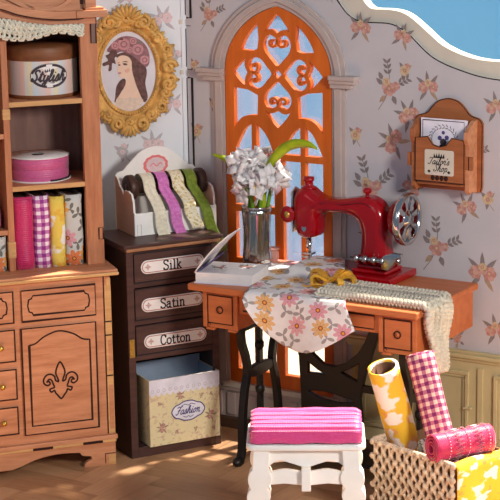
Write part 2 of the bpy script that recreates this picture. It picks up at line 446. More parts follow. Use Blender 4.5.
SERIF = {'S': (.66, [cat([(.52, .80), (.45, .95), (.28, 1.), (.10, .93), (.06, .76), (.18, .60), (.40, .48), (.54, .32), (.50, .10), (.30, 0), (.12, .05), (.05, .20)], 4), [(.53, .76), (.53, 1.)], [(.04, .24), (.04, 0)]]),
 'i': (.40, [[(.19, .62), (.19, 0)], [(.04, .60), (.22, .60)], [(.02, .0), (.36, .0)], [(.14, .84), (.24, .84)]]),
 'l': (.40, [[(.19, 1), (.19, 0)], [(.04, .98), (.22, .98)], [(.02, 0), (.36, 0)]]),
 'k': (.66, [[(.15, 1), (.15, 0)], [(.02, .98), (.18, .98)], [(.02, 0), (.28, 0)], [(.15, .24), (.44, .60)], [(.34, .60), (.56, .60)], [(.24, .36), (.50, 0)], [(.38, 0), (.62, 0)]]),
 'a': (.60, [cat([(.08, .48), (.16, .60), (.30, .62), (.40, .52), (.40, .12), (.46, .0), (.58, .0)], 4), cat([(.40, .36), (.22, .36), (.06, .24), (.08, .06), (.22, 0), (.40, .12)], 4)]),
 't': (.48, [cat([(.20, .86), (.20, .15), (.26, 0), (.38, 0), (.44, .1)], 4), [(.03, .60), (.42, .60)]]),
 'n': (.66, [[(.15, .62), (.15, 0)], [(.02, .60), (.18, .60)], [(.02, 0), (.28, 0)], cat([(.15, .44), (.26, .60), (.40, .60), (.47, .46), (.47, 0)], 4), [(.36, 0), (.62, 0)]]),
 'C': (.70, [cat([(.60, .75), (.50, .95), (.32, 1.), (.14, .88), (.06, .5), (.14, .12), (.34, 0), (.52, .06), (.62, .22)], 4), [(.61, .70), (.61, 1.)]]),
 'o': (.58, [cat([(.28, .62), (.10, .52), (.05, .31), (.10, .10), (.28, 0), (.46, .10), (.51, .31), (.46, .52), (.28, .62)], 4)])}
SCRIPT = {'S': (.54, [cat([(.50, .82), (.42, 1.), (.24, .98), (.16, .8), (.32, .55), (.40, .25), (.26, .02), (.04, .05), (.0, .2), (.12, .28)], 4)]),
 't': (.34, [cat([(0, .1), (.12, .5), (.17, .92), (.14, .2), (.2, 0), (.34, .12)], 4), [(.02, .64), (.32, .68)]]),
 'y': (.42, [cat([(0, .45), (.08, .55), (.08, .15), (.18, 0), (.32, .2), (.36, .55)], 4), cat([(.36, .55), (.34, 0), (.26, -.38), (.12, -.4), (.12, -.2), (.42, .08)], 4)]),
 'l': (.30, [cat([(0, .08), (.18, .5), (.24, .95), (.14, 1.), (.10, .5), (.14, 0), (.30, .1)], 4)]),
 'i': (.28, [cat([(0, .08), (.12, .55), (.10, .1), (.18, 0), (.28, .1)], 4), [(.14, .74), (.18, .80)]]),
 's': (.35, [cat([(0, .06), (.18, .6), (.27, .3), (.18, 0), (.04, .04)], 4), [(.18, 0), (.35, .1)]]),
 'h': (.50, [cat([(0, .08), (.18, .5), (.24, .95), (.14, 1.), (.10, .5), (.08, 0)], 4), cat([(.08, .2), (.2, .52), (.32, .5), (.32, .1), (.40, 0), (.5, .1)], 4)]),
 'F': (.58, [cat([(.02, .84), (.16, 1.), (.4, .95), (.66, 1.04)], 4), cat([(.40, .96), (.32, .5), (.22, .08), (.06, 0), (-.02, .14)], 4), [(.12, .5), (.48, .54)]]),
 'a': (.50, [cat([(.34, .5), (.2, .56), (.04, .35), (.04, .08), (.16, 0), (.32, .25), (.36, .55), (.34, .1), (.42, 0), (.52, .1)], 4)]),
 'o': (.44, [cat([(.2, .56), (.04, .3), (.14, 0), (.32, .2), (.28, .52), (.2, .56)], 4), [(.28, .5), (.44, .46)]]),
 'n': (.46, [cat([(0, .5), (.08, .56), (.08, 0)], 4), cat([(.08, .3), (.2, .55), (.3, .5), (.3, .1), (.38, 0), (.48, .1)], 4)]),
 'T': (.58, [cat([(0, .82), (.12, 1.), (.4, .94), (.70, 1.04)], 4), cat([(.42, .96), (.34, .4), (.24, .04), (.06, 0), (0, .16)], 4)]),
 'r': (.38, [cat([(0, .1), (.10, .62), (.2, .5), (.27, .5), (.24, .12), (.32, 0), (.4, .1)], 4)]),
 'p': (.46, [[(.1, .58), (.06, -.36)], cat([(.08, .3), (.2, .56), (.36, .45), (.32, .1), (.18, 0), (.08, .1)], 4), [(.30, .06), (.46, .1)]]),
 "'": (.14, [[(.08, 1.02), (.02, .78)]])}
def letter(mb, word, font, h, cx, cz, y, wd, m, shear=0., wide=1., xf=None):
    tot = sum(font[c][0] for c in word)*h*wide; x = cx-tot/2; k0 = len(mb.v)
    for c in word:
        for k, pl_ in enumerate(font[c][1]): mb.line([(x+(px+shear*pz)*h*wide-shear*h*wide*.3, cz+(pz-.4)*h) for px, pz in pl_], wd, y-.00005*k, m)
        x += font[c][0]*h*wide
    if xf: mb.v[k0:] = [tuple(xf(Vector((v[0], v[2], 0)))) for v in mb.v[k0:]]

# ------------------------------------------------------------------ room
def cluster(mb, u, z, s, rot, mats, y, rng, kind=0):
    """printed spray: flower heads, stems, leaves; mats = slots (petal, petal deep, tan, leaf, leaf tan)"""
    cr, sr = math.cos(rot), math.sin(rot)
    def P(x, q): return (u+(x*cr-q*sr)*s, z+(x*sr+q*cr)*s)
    def leaf(x, q, a, l, w, m, k=0):
        pts = []
        for t in (0, .3, .6, 1, .6, .3):
            pass
        e = [(0, 0), (.3*l, w), (.65*l, w*.8), (l, 0), (.65*l, -w*.8), (.3*l, -w)]
        mb.poly([P(x+px*math.cos(a)-pz*math.sin(a), q+px*math.sin(a)+pz*math.cos(a)) for px, pz in e], y+.0001*k, m)
    def head(x, q, r, m):
        a0 = rng.random()*6
        for k in range(6):
            a = a0+k*PI/3; cx, cz = x+math.cos(a)*r*.62, q+math.sin(a)*r*.62
            rr = r*(.42+.16*rng.random())
            mb.poly([P(cx+rr*math.cos(t*PI/4), cz+rr*math.sin(t*PI/4)) for t in range(8)], y-.0002-.00005*k, m if k % 2 else 1-m if m < 2 else m)
        mb.poly([P(x+.45*r*math.cos(t*PI/4), q+.45*r*math.sin(t*PI/4)) for t in range(8)], y-.0006, 1 if m != 1 else 0)
        mb.poly([P(x+.2*r*math.cos(t*PI/3), q+.2*r*math.sin(t*PI/3)) for t in range(6)], y-.0007, 2)
    if kind == 0:      # tall spray
        for (x0, q0, x1, q1) in ((0, 0, -.25, 1.05), (0, 0, .75, .55), (0, 0, -.35, -.95)):
            mb.line([P(x0, q0), P((x0+x1)/2+.06, (q0+q1)/2), P(x1, q1)], .03*s, y, 3)
            for t in (.55, .75, .95):
                a = math.atan2(q1-q0, x1-x0)
                if q1 > 0:
                    for sg in (1, -1): leaf(x0+(x1-x0)*t, q0+(q1-q0)*t, a+sg*.75, .27, .06, 3)
        leaf(-.1, -.3, -2.2, .42, .1, 4); leaf(.2, -.25, -1.0, .4, .11, 3); leaf(-.3, .1, 2.6, .4, .1, 3); leaf(-.35, .3, 2.2, .35, .1, 3)
        head(0, 0, .29, 0); head(.30, .15, .17, 1); head(-.15, .26, .15, 2)
    elif kind == 1:    # roses in a row
        for a in (.7, 1.5, 2.3, 3.9, 5.2): leaf(.1*math.cos(a), .1*math.sin(a), a, .74, .10, 3 if a < 4 else 4)
        head(-.28, .05, .26, 1); head(.28, -.02, .26, 0); head(.02, .24, .17, 2)
    else:              # small sprig
        mb.line([P(0, -.3), P(.12, -.7)], .04*s, y, 4)
        for a in (.4, 2.0, 4.2): leaf(0, 0, a, .6, .12, 3 if a > 1 else 4)
        head(0, 0, .3, 2); head(.22, .22, .18, 0)

WMATS_R = ['wallR', 'fpink', 'fdeep', 'ftan', 'leafg', 'leaft']
class Shift:      # lets cluster() use slots 1..5 of a wall mesh
    def __init__(s, mb): s.b = mb
    def poly(s, p, y, m): s.b.poly(p, y, m+1)
    def line(s, p, w, y, m): s.b.line(p, w, y, m+1)

QC = .158; QZ = 1.642          # centre of the window's quatrefoil
def gothic(hw, spring, apex, zb, cx=QC, n=14):
    """outline of a pointed arch, counter-clockwise from the bottom left"""
    h = apex-spring; a = (h*h-hw*hw)/(2*hw); a = max(a, hw*.42); r = hw+a
    hh = math.sqrt(max(r*r-a*a, 0)); kz = h/hh
    right = [(cx-a+r*math.cos(t), spring+kz*r*math.sin(t)) for t in [math.acos(a/r)*i/n for i in range(n+1)]]
    left = [(2*cx-x, z) for x, z in right[::-1]][1:]
    return [(cx-hw, zb), (cx+hw, zb)]+right+left
TOP = [(.30, 2.06), (.40, 2.03), (.45, 1.972), (.50, 1.915), (.559, 1.886), (.63, 1.884), (.692, 1.883), (.735, 1.872), (.785, 1.845), (.83, 1.806), (.887, 1.759), (.95, 1.728), (1.023, 1.705), (1.11, 1.684), (1.202, 1.674), (1.32, 1.672), (1.45, 1.69)]
TOPB = [(.30, 2.17), (.45, 2.13), (.52, 2.05), (.569, 1.976), (.59, 1.952), (.616, 1.94), (.68, 1.94), (.738, 1.934), (.78, 1.918), (.817, 1.894), (.87, 1.853), (.932, 1.806), (1.0, 1.776), (1.068, 1.757), (1.13, 1.749), (1.201, 1.747), (1.32, 1.742), (1.45, 1.76)]
# the wallpaper sheet on its panel, window cut out
w = MB()
hole = gothic(.272, QZ, 1.938, .215)
w.plate([(-.335, 0), (1.47, 0)]+[(1.47, 1.69)]+cat(TOP, 4)[::-1]+[(-.335, 2.08)], [hole], 0, .012, 0)
rng = random.Random(7); sh = Shift(w)
for (u, z, s, rot, k) in [(.697, 1.61, .105, -.15, 0), (.88, 1.625, .085, .2, 1), (.90, 1.30, .07, .3, 1), (.72, 1.385, .10, 1.2, 1), (.563, 1.858, .085, .1, 1), (.76, 1.83, .075, -.2, 1),
        (.922, .945, .115, -.2, 0), (1.155, 1.175, .075, .4, 2), (1.135, .86, .11, .1, 1), (1.07, 1.36, .085, -.3, 0), (.605, 1.17, .125, .05, 0),
        (.535, 1.40, .075, .3, 2), (.79, 1.50, .09, .6, 1), (-.195, 1.885, .085, -.2, 0), (-.18, 1.49, .06, .3, 2), (1.19, 1.56, .085, .3, 1),
        (.77, 1.69, .07, .2, 2), (.62, .98, .09, .9, 1), (-.275, 1.36, .08, .2, 2), (1.20, .62, .09, .3, 1), (.80, 1.19, .08, -.5, 1), (1.06, 1.13, .085, .5, 1), (-.28, 1.66, .055, 0, 2), (1.30, 1.35, .1, .2, 0), (1.34, 1.0, .1, .4, 1), (.53, .76, .1, .4, 1), (1.02, .56, .055, .4, 0), (.42, 2.0, .06, 0, 2)]:
    cluster(sh, u, z, s, rot, None, -.0006, rng, k)
w.line(cat(TOP, 4), .005, -.0004, 6)
for pts in ([(-.314, 1.868), (-.291, 1.868), (-.291, 2.07)], [(-.314, 1.60), (-.291, 1.60), (-.291, .97)]): w.line(pts, .008, -.0014, 6)
for z in (1.832, 1.638): w.line([(-.314, z), (-.292, z)], .003, -.0014, 6)
ob = w.build('wall_right', WMATS_R+['ink']); struct(ob, C1, TR)
tag(ob, 'grey lilac wallpaper with rose sprays around the arched window', 'wall', None, 'structure')
# thick backing board with the cream curved top
w = MB()
w.plate([(-.42, 0), (1.47, 0), (1.47, 1.76)]+cat(TOPB, 4)[::-1]+[(-.42, 2.2)], [gothic(.274, QZ, 1.94, .213)], .0125, .07, 0, .003, 1)
ob = w.build('trim_1', ['cream']); struct(ob, C1, TR); tag(ob, 'thick cream board behind the rose wallpaper with wavy top edge', 'wall board', None, 'structure')
# picture wall
w = MB(); w.box(-2.0, .0, 0, .06, 0, 2.25, 0)
sh = Shift(w); rng = random.Random(3)
for (x, z, s, r_, k) in [(-.105, 1.86, .085, .4, 1), (-.06, 1.70, .08, -.4, 2), (-.07, 1.48, .075, .2, 1), (-.16, 1.30, .085, .2, 1), (-.25, 1.97, .085, -.6, 0), (-.30, 1.27, .08, .5, 2), (-.13, 1.62, .05, .4, 2), (-.09, 2.02, .08, 0, 1), (-.07, 1.14, .08, .3, 0), (-.42, 2.05, .08, .3, 1)]:
    cluster(sh, x, z, s, r_, None, -.0006, rng, k)
for z in (1.83, 1.59, 1.2):
    w.box(-.004, .0, -.001, -.0002, z, z+.03, 4)
ob = w.build('wall_left', ['wallL', 'pinkpale', 'pinkpale', 'leafpale', 'leafpale', 'leafpale']); struct(ob, COR, TW)
tag(ob, 'pale floral wallpaper wall behind the portrait', 'wall', None, 'structure')
# slotted edge strip where the two walls lock together
w = MB()
for z0, z1 in ((1.0, 1.605), (1.645, 1.83), (1.87, 2.18)):
    w.box(-.022, .0, -.006, .0, z0, z1, 0)
for z0 in (1.615, 1.84): w.box(-.030, -.016, -.0065, -.001, z0, z0+.02, 1); 
for z0, z1 in ((1.03, 1.6), (1.65, 1.82), (1.88, 2.18)): w.box(-.004, .0, -.0075, -.0062, z0, z1, 2)
ob = w.build('trim_2', ['wallL', 'cream', 'ink']); struct(ob, COR, TW); tag(ob, 'white slotted corner strip beside the ribbon rack', 'corner strip', None, 'structure')
# floor of herringbone planks, cut as separate faces in one mesh
fv = []; ff = []; ft = []; fuv = []
L_, W_ = .42, .105
rng = random.Random(11); ca, sa = math.cos(R(58)), math.sin(R(58))
def plank(cx, cy, ang):
    o = len(fv); c, s_ = math.cos(ang), math.sin(ang)
    for a, b in ((-1, -1), (1, -1), (1, 1), (-1, 1)):
        x = a*(L_/2-.0012); y = b*(W_/2-.0012); X = cx+x*c-y*s_; Y = cy+x*s_+y*c
        fv.append((X*ca-Y*sa, X*sa+Y*ca, 0)); fuv.append((a*L_/2+cx*3.3, b*W_/2+cy*7.7))
    ff.append((o, o+1, o+2, o+3)); ft.append(rng.random())
for i in range(-30, 31):
    for j in range(-12, 13):
        x0 = i*W_+j*L_; y0 = i*W_-j*L_
        plank(x0+L_/2, y0+W_/2, 0); plank(x0+W_/2, y0+W_+L_/2, PI/2)
keep = [k for k, f in enumerate(ff) if all(-2.2 < fv[i][0] < 2.0 and -1.1 < fv[i][1] < 1.3 for i in f)]
me = bpy.data.meshes.new('floor'); nv = []; nf = []; tones = []; uvs = []
for k in keep:
    o = len(nv); nv += [fv[i] for i in ff[k]]; nf.append((o, o+1, o+2, o+3)); tones += [ft[k]]*4; uvs += [fuv[i] for i in ff[k]]
o = len(nv); nv += [(-2.2, -1.1, -.003), (2.0, -1.1, -.003), (2.0, 1.3, -.003), (-2.2, 1.3, -.003)]; nf.append((o, o+1, o+2, o+3)); tones += [0.]*4; uvs += [(0, 0)]*4
me.from_pydata(nv, [], nf); ul = me.uv_layers.new(name='UVMap')
for lp in me.loops: ul.data[lp.index].uv = uvs[lp.vertex_index]
ca_ = me.attributes.new('tone', 'FLOAT', 'POINT'); ca_.data.foreach_set('value', tones)
me.materials.append(M['floor'])
ob = bpy.data.objects.new('floor', me); COL.objects.link(ob); struct(ob, (0, 7.3, 0)); tag(ob, 'herringbone oak floor under the furniture', 'floor', None, 'structure')
# wainscot right of the window, plain panelling below the sill
w = MB()
zt = .52
def wain(u0, u1):
    w.box(u0, u1, -.012, 0, 0, zt-.03, 0)
def panel(u0, u1, z0, z1):
    for k, (a, b, y) in enumerate(((0, .016, -.024), (.016, .03, -.018))):
        A = (u0+a, u1-a, z0+a, z1-a); B = (u0+b, u1-b, z0+b, z1-b)
        w.box(A[0], A[1], y, -.012, A[2], B[2]); w.box(A[0], A[1], y, -.012, B[3], A[3]); w.box(A[0], B[0], y, -.012, B[2], B[3]); w.box(B[1], A[1], y, -.012, B[2], B[3])
wain(.52, 1.47)
w.box(.50, 1.47, -.020, 0, zt-.045, zt-.03); w.box(.50, 1.47, -.030, 0, zt-.03, zt-.012); w.box(.50, 1.47, -.022, 0, zt-.012, zt)
panel(.56, .80, .12, .42); panel(.84, 1.085, .12, .43); panel(1.20, 1.44, .12, .43)
w.box(1.125, 1.15, -.020, -.012, .08, .45)
for z in (.27,): w.box(1.06, 1.10, -.028, -.012, z-.006, z+.006)
ob = w.build('trim_3', ['dado'], None, .002); struct(ob, C1, TR); tag(ob, 'olive cream wainscot panelling right of the arched window', 'wainscot', None, 'structure')
w = MB()
w.box(-.30, .52, -.010, 0, 0, .20)
w.box(-.30, .52, -.022, 0, .175, .198); 
for u in (-.27, -.20, -.13, -.02, .09, .20, .31, .42): w.box(u, u+.045, -.018, -.01, .06, .165)
ob = w.build('trim_4', ['casing'], None, .003); struct(ob, C1, TR); tag(ob, 'mauve grey panelling below the window sill', 'panelling', None, 'structure')
w = MB(); w.box(-.30, 1.47, -.035, -.001, 0, .05); ob = w.build('baseboard_right', ['plinth'], None, .004); struct(ob, C1, TR)
tag(ob, 'brown skirting under the arched window', 'skirting', None, 'structure')

# ------------------------------------------------------------------ window
win = bpy.data.objects.new('window_1', None); COL.objects.link(win); struct(win, C1, TR); tag(win, 'tall pointed orange lattice window', 'window', None, 'structure')
S_, T_ = .00162, .00141
def ring(out, inn): return out, [inn]
holes = []
def PQ(p, q): return (QC+p, QZ+q)
holes.append([PQ(*x) for x in arc(0, 0, .021, 0, 360, 4)[:-1]])
heart = cat([(0, .036), (.03, .062), (.058, .092), (.069, .125), (.06, .155), (.038, .170), (.012, .160), (0, .148), (-.012, .160), (-.038, .170), (-.06, .155), (-.069, .125), (-.058, .092), (-.03, .062)], 4, True)
tip = cat([(-.064, .182), (-.045, .193), (-.02, .19), (0, .178), (.02, .19), (.045, .193), (.064, .182)], 4)+cat([(.064, .182), (.045, .212), (.022, .24), (0, .262)], 4)[1:]+cat([(0, .262), (-.022, .24), (-.045, .212), (-.064, .182)], 4)[1:-1]
def turn(pts, k, f):     # rotate by k quarter turns, stretch radially
    o = []
    for t_, r_ in pts:
        r_ *= f; x, z = t_, r_
        for _ in range(k): x, z = z, -x
        o.append((x, z))
    return o
SC = [1., .86, .90, .86]
for k in range(4):
    holes.append([PQ(*x) for x in turn(heart, k, SC[k])]); holes.append([PQ(*x) for x in turn(tip, k, SC[k])])
c1 = [(.098, .218)]+cat([(.098, .218), (.132, .185), (.165, .142), (.184, .1)], 4)[1:]+cat([(.184, .1), (.15, .098), (.12, .098), (.1, .106)], 4)[1:]+[(.093, .15)]
c2 = [(.1, -.098)]+[(.15, -.076), (.224, -.068), (.224, -.245)]+cat([(.224, -.245), (.19, -.205), (.15, -.188), (.104, -.186)], 4)[1:]
for c_ in (c1, c2): holes.append([PQ(*x) for x in c_]); holes.append([PQ(*x) for x in mir(c_)])
la = [(.112, -.351), (.112, -.226)]+cat([(.112, -.226), (.075, -.255), (.045, -.30), (.026, -.351)], 4)[1:]
lb = [(.136, -.351), (.224, -.351)]+cat([(.224, -.351), (.20, -.30), (.17, -.25), (.136, -.226)], 4)[1:]
for c_ in (la, lb): holes.append([PQ(*x) for x in c_]); holes.append([PQ(*x) for x in mir(c_)])
rows = [(1.262, 1.049), (1.017, .805), (.773, .561), (.529, .286)]
for a, b in rows:
    for x0, x1 in ((.022, .112), (.136, .224), (-.112, -.022), (-.224, -.136)):
        holes.append([(QC+x0, b), (QC+x1, b), (QC+x1, a), (QC+x0, a)])
w = MB(); w.plate(gothic(.268, QZ, 1.936, .22), holes, -.012, .018, 0, .002, 1)
# curls inside the four petals
for k in range(4):
    for sg in (1, -1):
        pts = cat([(0, .152), (sg*.006, .128), (sg*.022, .118), (sg*.038, .126), (sg*.037, .143), (sg*.024, .144)], 5)
        w.bar([(QC+x, .003, QZ+z) for x, z in turn(pts, k, SC[k])], .0105, .028, (0, 1, 0), 0)
w.build('lattice_frame', ['lattice'], win)
g = MB(); g.plate(gothic(.262, QZ, 1.925, .225), (), .026, .030, 0); g.build('glass', ['pane'], win)
w = MB()   # stone-like casing, stepped
o1 = gothic(.338, QZ, 2.005, 1.60); i1 = gothic(.272, QZ, 1.938, 1.58)
def archring(ow, oa, iw, ia, y, m=0):
    a = gothic(ow, QZ, oa, 1.60)[2:]; b = gothic(iw, QZ, ia, 1.60)[2:]
    w.plate(a+b[::-1], (), y, 0, m, .002, 1)
archring(.340, 2.006, .315, 1.982, -.014); archring(.318, 1.985, .290, 1.957, -.024); archring(.292, 1.959, .271, 1.938, -.016)
for sg in (-1, 1):
    xs = sorted((QC+sg*.271, QC+sg*.335)); w.box(xs[0], xs[1], -.014, 0, .20, 1.60)
    xs = sorted((QC+sg*.285, QC+sg*.318)); w.box(xs[0], xs[1], -.022, 0, .20, 1.60)
    for (a, z0, z1, y) in ((.40, 1.636, 1.654, -.05), (.39, 1.620, 1.636, -.042), (.372, 1.600, 1.620, -.032)):
        xs = sorted((QC+sg*.271, QC+sg*a)); w.box(xs[0], xs[1], y, 0, z0, z1)
w.box(QC-.30, QC+.30, -.03, 0, .195, .218, 1)
w.build('casing', ['casing', 'cream'], win, .002)

# ------------------------------------------------------------------ hutch
A0 = C0+LD*(-1.075)
hutch = thing('hutch', A0, TL, 'tall honey brown wooden hutch with engraved lily door and open shelves', 'cabinet')
HB = .29
b = MB()
b.box(-.487, .487, -.12, HB, .13, .846, 0)
b.box(.458, .49, -.1215, -.11, .14, .80, 1); b.box(.466, .4875, -.1222, -.11, .16, .36, 0)
b.box(.47, .4885, -.1224, -.11, .42, .56, 0); b.box(.47, .4885, -.1224, -.11, .66, .83, 1)
b.line([(.458, .14), (.458, .84)], .005, -.1228, 2)
for z in (.40, .58, .64): b.line([(.458, z), (.488, z)], .006, -.1230, 2)
b.build('body', ['oak', 'oak_edge', 'burn'], hutch, .002)
b = MB(); b.box(-.525, .52, -.15, HB, .846, .860, 1); b.box(-.522, .517, -.145, HB, .860, .872, 0); b.build('countertop', ['oak', 'oak_edge'], hutch, .003)
b = MB(); b.box(-.495, .495, -.14, HB, .118, .138, 0); b.box(-.49, .49, -.135, HB, .104, .118, 1)
for u in (-.3, .12, .34): b.box(u, u+.09, -.1365, -.13, .105, .117, 2)
b.build('base_moulding', ['oak', 'oak_edge', 'burn'], hutch, .003)
fr = [(.487, 0), (.487, .105)]+[(-.487, .105), (-.487, 0), (-.345, 0)]
half = cat([(.03, .03), (.08, .045), (.13, .062), (.19, .073), (.25, .076), (.328, .07)], 4)+cat([(.328, .07), (.335, .058), (.352, .052), (.375, .048), (.378, .034), (.362, .026), (.348, .014), (.345, 0)], 3)[1:]
b = MB(); b.plate([(.487, 0), (.487, .104), (-.487, .104), (-.487, 0)]+mir(half)+half, (), -.128, -.105, 0, .001, 1)
b.line([(.44, .008), (.44, .052), (.486, .052)], .004, -.1285, 1); b.box(.455, .486, -.1283, -.12, .003, .045, 2)
b.box(-.487, -.46, -.105, HB, 0, .104, 0); b.box(.46, .487, -.105, HB, 0, .104, 0)
b.build('plinth', ['oak', 'burn', 'oak_edge'], hutch)
YF = -.1225
def engr(mb, x0, x1, z0, z1, wd=.006, y=YF-.007, m=1): mb.line([(x0, z0), (x1, z0), (x1, z1), (x0, z1)], wd, y, m, True)
def mk_door(sg):
    b = MB(); x0, x1 = sorted((sg*.093, sg*.416)); b.box(x0, x1, YF-.006, YF, .178, .646)
    engr(b, x0, x1, .178, .646)
    cx = (x0+x1)/2
    a = [(x0+.032, .215), (x1-.028, .215), (x1-.028, .572)]+cat([(x1-.028, .572), (x1-.06, .578), (x1-.10, .605), (cx, .623), (x0+.10, .605), (x0+.06, .578), (x0+.032, .572)], 5)[1:]
    b.line(a, .007, YF-.0068, 1, True)
    # engraved lily
    k = .0011; L = [(0, 86), (-14, 62), (-18, 40), (-10, 18), (-9, 8), (-20, 14), (-24, 30), (-38, 40), (-54, 38), (-66, 24), (-66, 6), (-52, -4), (-42, 2), (-46, 12), (-54, 10), (-46, 20), (-36, 16), (-30, 0), (-26, -14), (-44, -20), (-38, -32), (-26, -26), (-22, -36), (-14, -46), (0, -62)]
    L = [(cx-sg*0+p[0]*k, .392+p[1]*k) for p in L]; rr = [(2*cx-x, z) for x, z in L[::-1]]
    b.line(cat(L+rr[1:-1], 3, True), .0075, YF-.0068, 1, True)
    return b.build('door', ['oak', 'burn'], hutch)
mk_door(1); mk_door(-1)
def drawer(x0, x1, z0, z1, knob):
    b = MB(); b.box(x0, x1, YF-.006, YF, z0, z1); engr(b, x0, x1, z0, z1)
    if not knob:
        m = .026; n = .016; a0, a1, c0, c1 = x0+m, x1-m, z0+.025, z1-.025
        sh = [(a0+n*1.4, c0), (a1-n*1.4, c0), (a1-n*1.1, c0+n*.7), (a1-n*.3, c0+n), (a1, (c0+c1)/2), (a1-n*.3, c1-n), (a1-n*1.1, c1-n*.7), (a1-n*1.4, c1), (a0+n*1.4, c1), (a0+n*1.1, c1-n*.7), (a0+n*.3, c1-n), (a0, (c0+c1)/2), (a0+n*.3, c0+n), (a0+n*1.1, c0+n*.7)]
        b.line(sh, .006, YF-.0068, 1, True)
    o = b.build('drawer', ['oak', 'burn'], hutch)
    if knob:
        q = MB(); q.lathe([(0, -.034), (.008, -.033), (.013, -.026), (.012, -.018), (.006, -.012), (.006, 0)], 14, ((x0+x1)/2, YF-.004, (z0+z1)/2), 'y'); q.build('knob', ['brass'], o)
drawer(.10, .419, .677, .811, 0); drawer(-.419, -.10, .677, .811, 0); drawer(-.064, .064, .677, .811, 0)
for z0, z1 in ((.19, .308), (.344, .474), (.51, .646)): drawer(-.064, .064, z0, z1, 1)
UF = -.02; UB = HB
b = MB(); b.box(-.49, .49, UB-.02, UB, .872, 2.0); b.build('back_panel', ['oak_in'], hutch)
for sg in (1, -1):
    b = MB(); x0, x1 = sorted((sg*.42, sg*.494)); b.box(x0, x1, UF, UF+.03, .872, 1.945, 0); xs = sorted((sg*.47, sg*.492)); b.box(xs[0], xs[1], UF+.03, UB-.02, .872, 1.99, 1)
    if sg == 1:
        b.box(.466, .488, UF-.003, UF+.01, 1.82, 1.93, 1); engr(b, .466, .488, 1.82, 1.93, .004, UF-.0035, 2); b.box(.472, .49, UF-.003, UF, .98, 1.03, 0); engr(b, .472, .49, .98, 1.03, .004, UF-.0035, 2)
    b.build('side_stile', ['oak_v', 'oak_in', 'burn'], hutch, .002)
    b = MB(); x0, x1 = sorted((sg*.080, sg*.107)); b.box(x0, x1, UF, UB-.02, .872, 1.96, 0); b.box(x0-.003, x1+.003, UF-.004, UF+.02, .93, 1.0, 1); b.box(x0-.003, x1+.003, UF-.004, UF+.02, 1.52, 1.565, 1); b.build('divider', ['oak_v', 'oak_edge'], hutch, .002)
for z in (1.57, 1.213):
    for a, c_ in ((.107, .47), (-.47, -.107)):
        b = MB(); b.box(a, c_, UF+.004, UB-.02, z, z+.021, 0); b.box(a, c_, UF+.003, UF+.01, z+.0005, z+.0205, 1); b.build('shelf', ['oak', 'oak_edge'], hutch)
for z in (1.03, 1.44):
    b = MB(); b.box(-.080, .080, UF+.004, UB-.02, z, z+.02); b.build('shelf', ['oak'], hutch)
# arched valance and crest
low = cat([(0, 1.957), (.06, 1.951), (.118, 1.938), (.2, 1.916), (.285, 1.903), (.36, 1.900), (.44, 1.901)], 5)
b = MB(); b.plate([(.488, 1.901), (.488, 1.985), (-.488, 1.985), (-.488, 1.901)]+mir(low)[0:]+low[1:], (), UF-.004, UF+.02, 0, .001, 1)
b.build('valance', ['oak'], hutch)
b = MB()
mid = cat([(0, 2.010), (.08, 2.0), (.16, 1.972), (.25, 1.953), (.33, 1.945), (.43, 1.945)], 5)
for q, wd, m in ((0, .032, 0),):
    for sg in (1, -1): b.bar([(sg*x, UF-.016, z) for x, z in mid], wd, .026, (0, 1, 0), m)
b.box(.40, .532, -.055, .02, 1.930, 1.960, 0); b.box(-.532, -.40, -.055, .02, 1.930, 1.960, 0)
b.box(.44, .52, -.045, .02, 1.960, 1.970, 0)
for sg in (1, -1): b.line([(sg*x, z-.018) for x, z in mid], .005, UF-.031, 1)
b.build('cornice', ['oak', 'burn'], hutch, .002)
b = MB(); b.box(-.49, .49, UF, UB, 1.985, 2.0, 0)
b.plate([(-.49, 1.95), (.49, 1.95), (.49, 2.10)]+cat([(.49, 2.10), (.38, 2.12), (.25, 2.19), (.1, 2.24), (0, 2.25), (-.1, 2.24), (-.25, 2.19), (-.38, 2.12), (-.49, 2.10)], 4)[1:], (), UF+.001, UF+.018, 0)
for sg in (1, -1):
    for pts, wd in (([(.16, 2.03), (.215, 1.985), (.28, 1.968), (.35, 1.985), (.40, 2.03), (.41, 2.08)], .014), ([(.03, 2.05), (.10, 2.035), (.17, 2.0), (.225, 1.972)], .02), ([(.215, 2.06), (.27, 2.03), (.32, 2.04), (.345, 2.08)], .012)):
        b.bar([(sg*x, UF-.006, z) for x, z in cat(pts, 6)], wd, .014, (0, 1, 0), 0)
        b.line([(sg*x, z-.009) for x, z in cat(pts, 6)], .004, UF-.0002, 1)
b.box(.425, .44, UF-.004, UF, 1.965, 2.09, 1); b.box(.445, .49, UF-.012, UF+.01, 1.96, 2.10, 0)
b.build('crest', ['oak', 'burn'], hutch)

def Lw(x, y, z): return A0+LD*x+Vector((-math.sin(TL), math.cos(TL), 0))*y+Vector((0, 0, z))

def chains(mb, surf, rows, waves, r, amp, m=0, off=.004, n=5, phase=0.):
    """crochet: per row two interlaced wavy threads following surf(s,t)->(point, normal)"""
    for k in range(rows):
        t = (k+.5)/rows
        for ph in (0, PI):
            pts = []
            N = waves*6
            for i in range(N+1):
                s = i/N; a = 2*PI*waves*s+ph+phase*k
                tt = min(1, max(0, t+amp/rows*math.sin(a))); p, q = surf(s, tt)
                pts.append(p+q*(off+r*.8*math.cos(a*2+k)))
            mb.tube(pts, r, n, m)

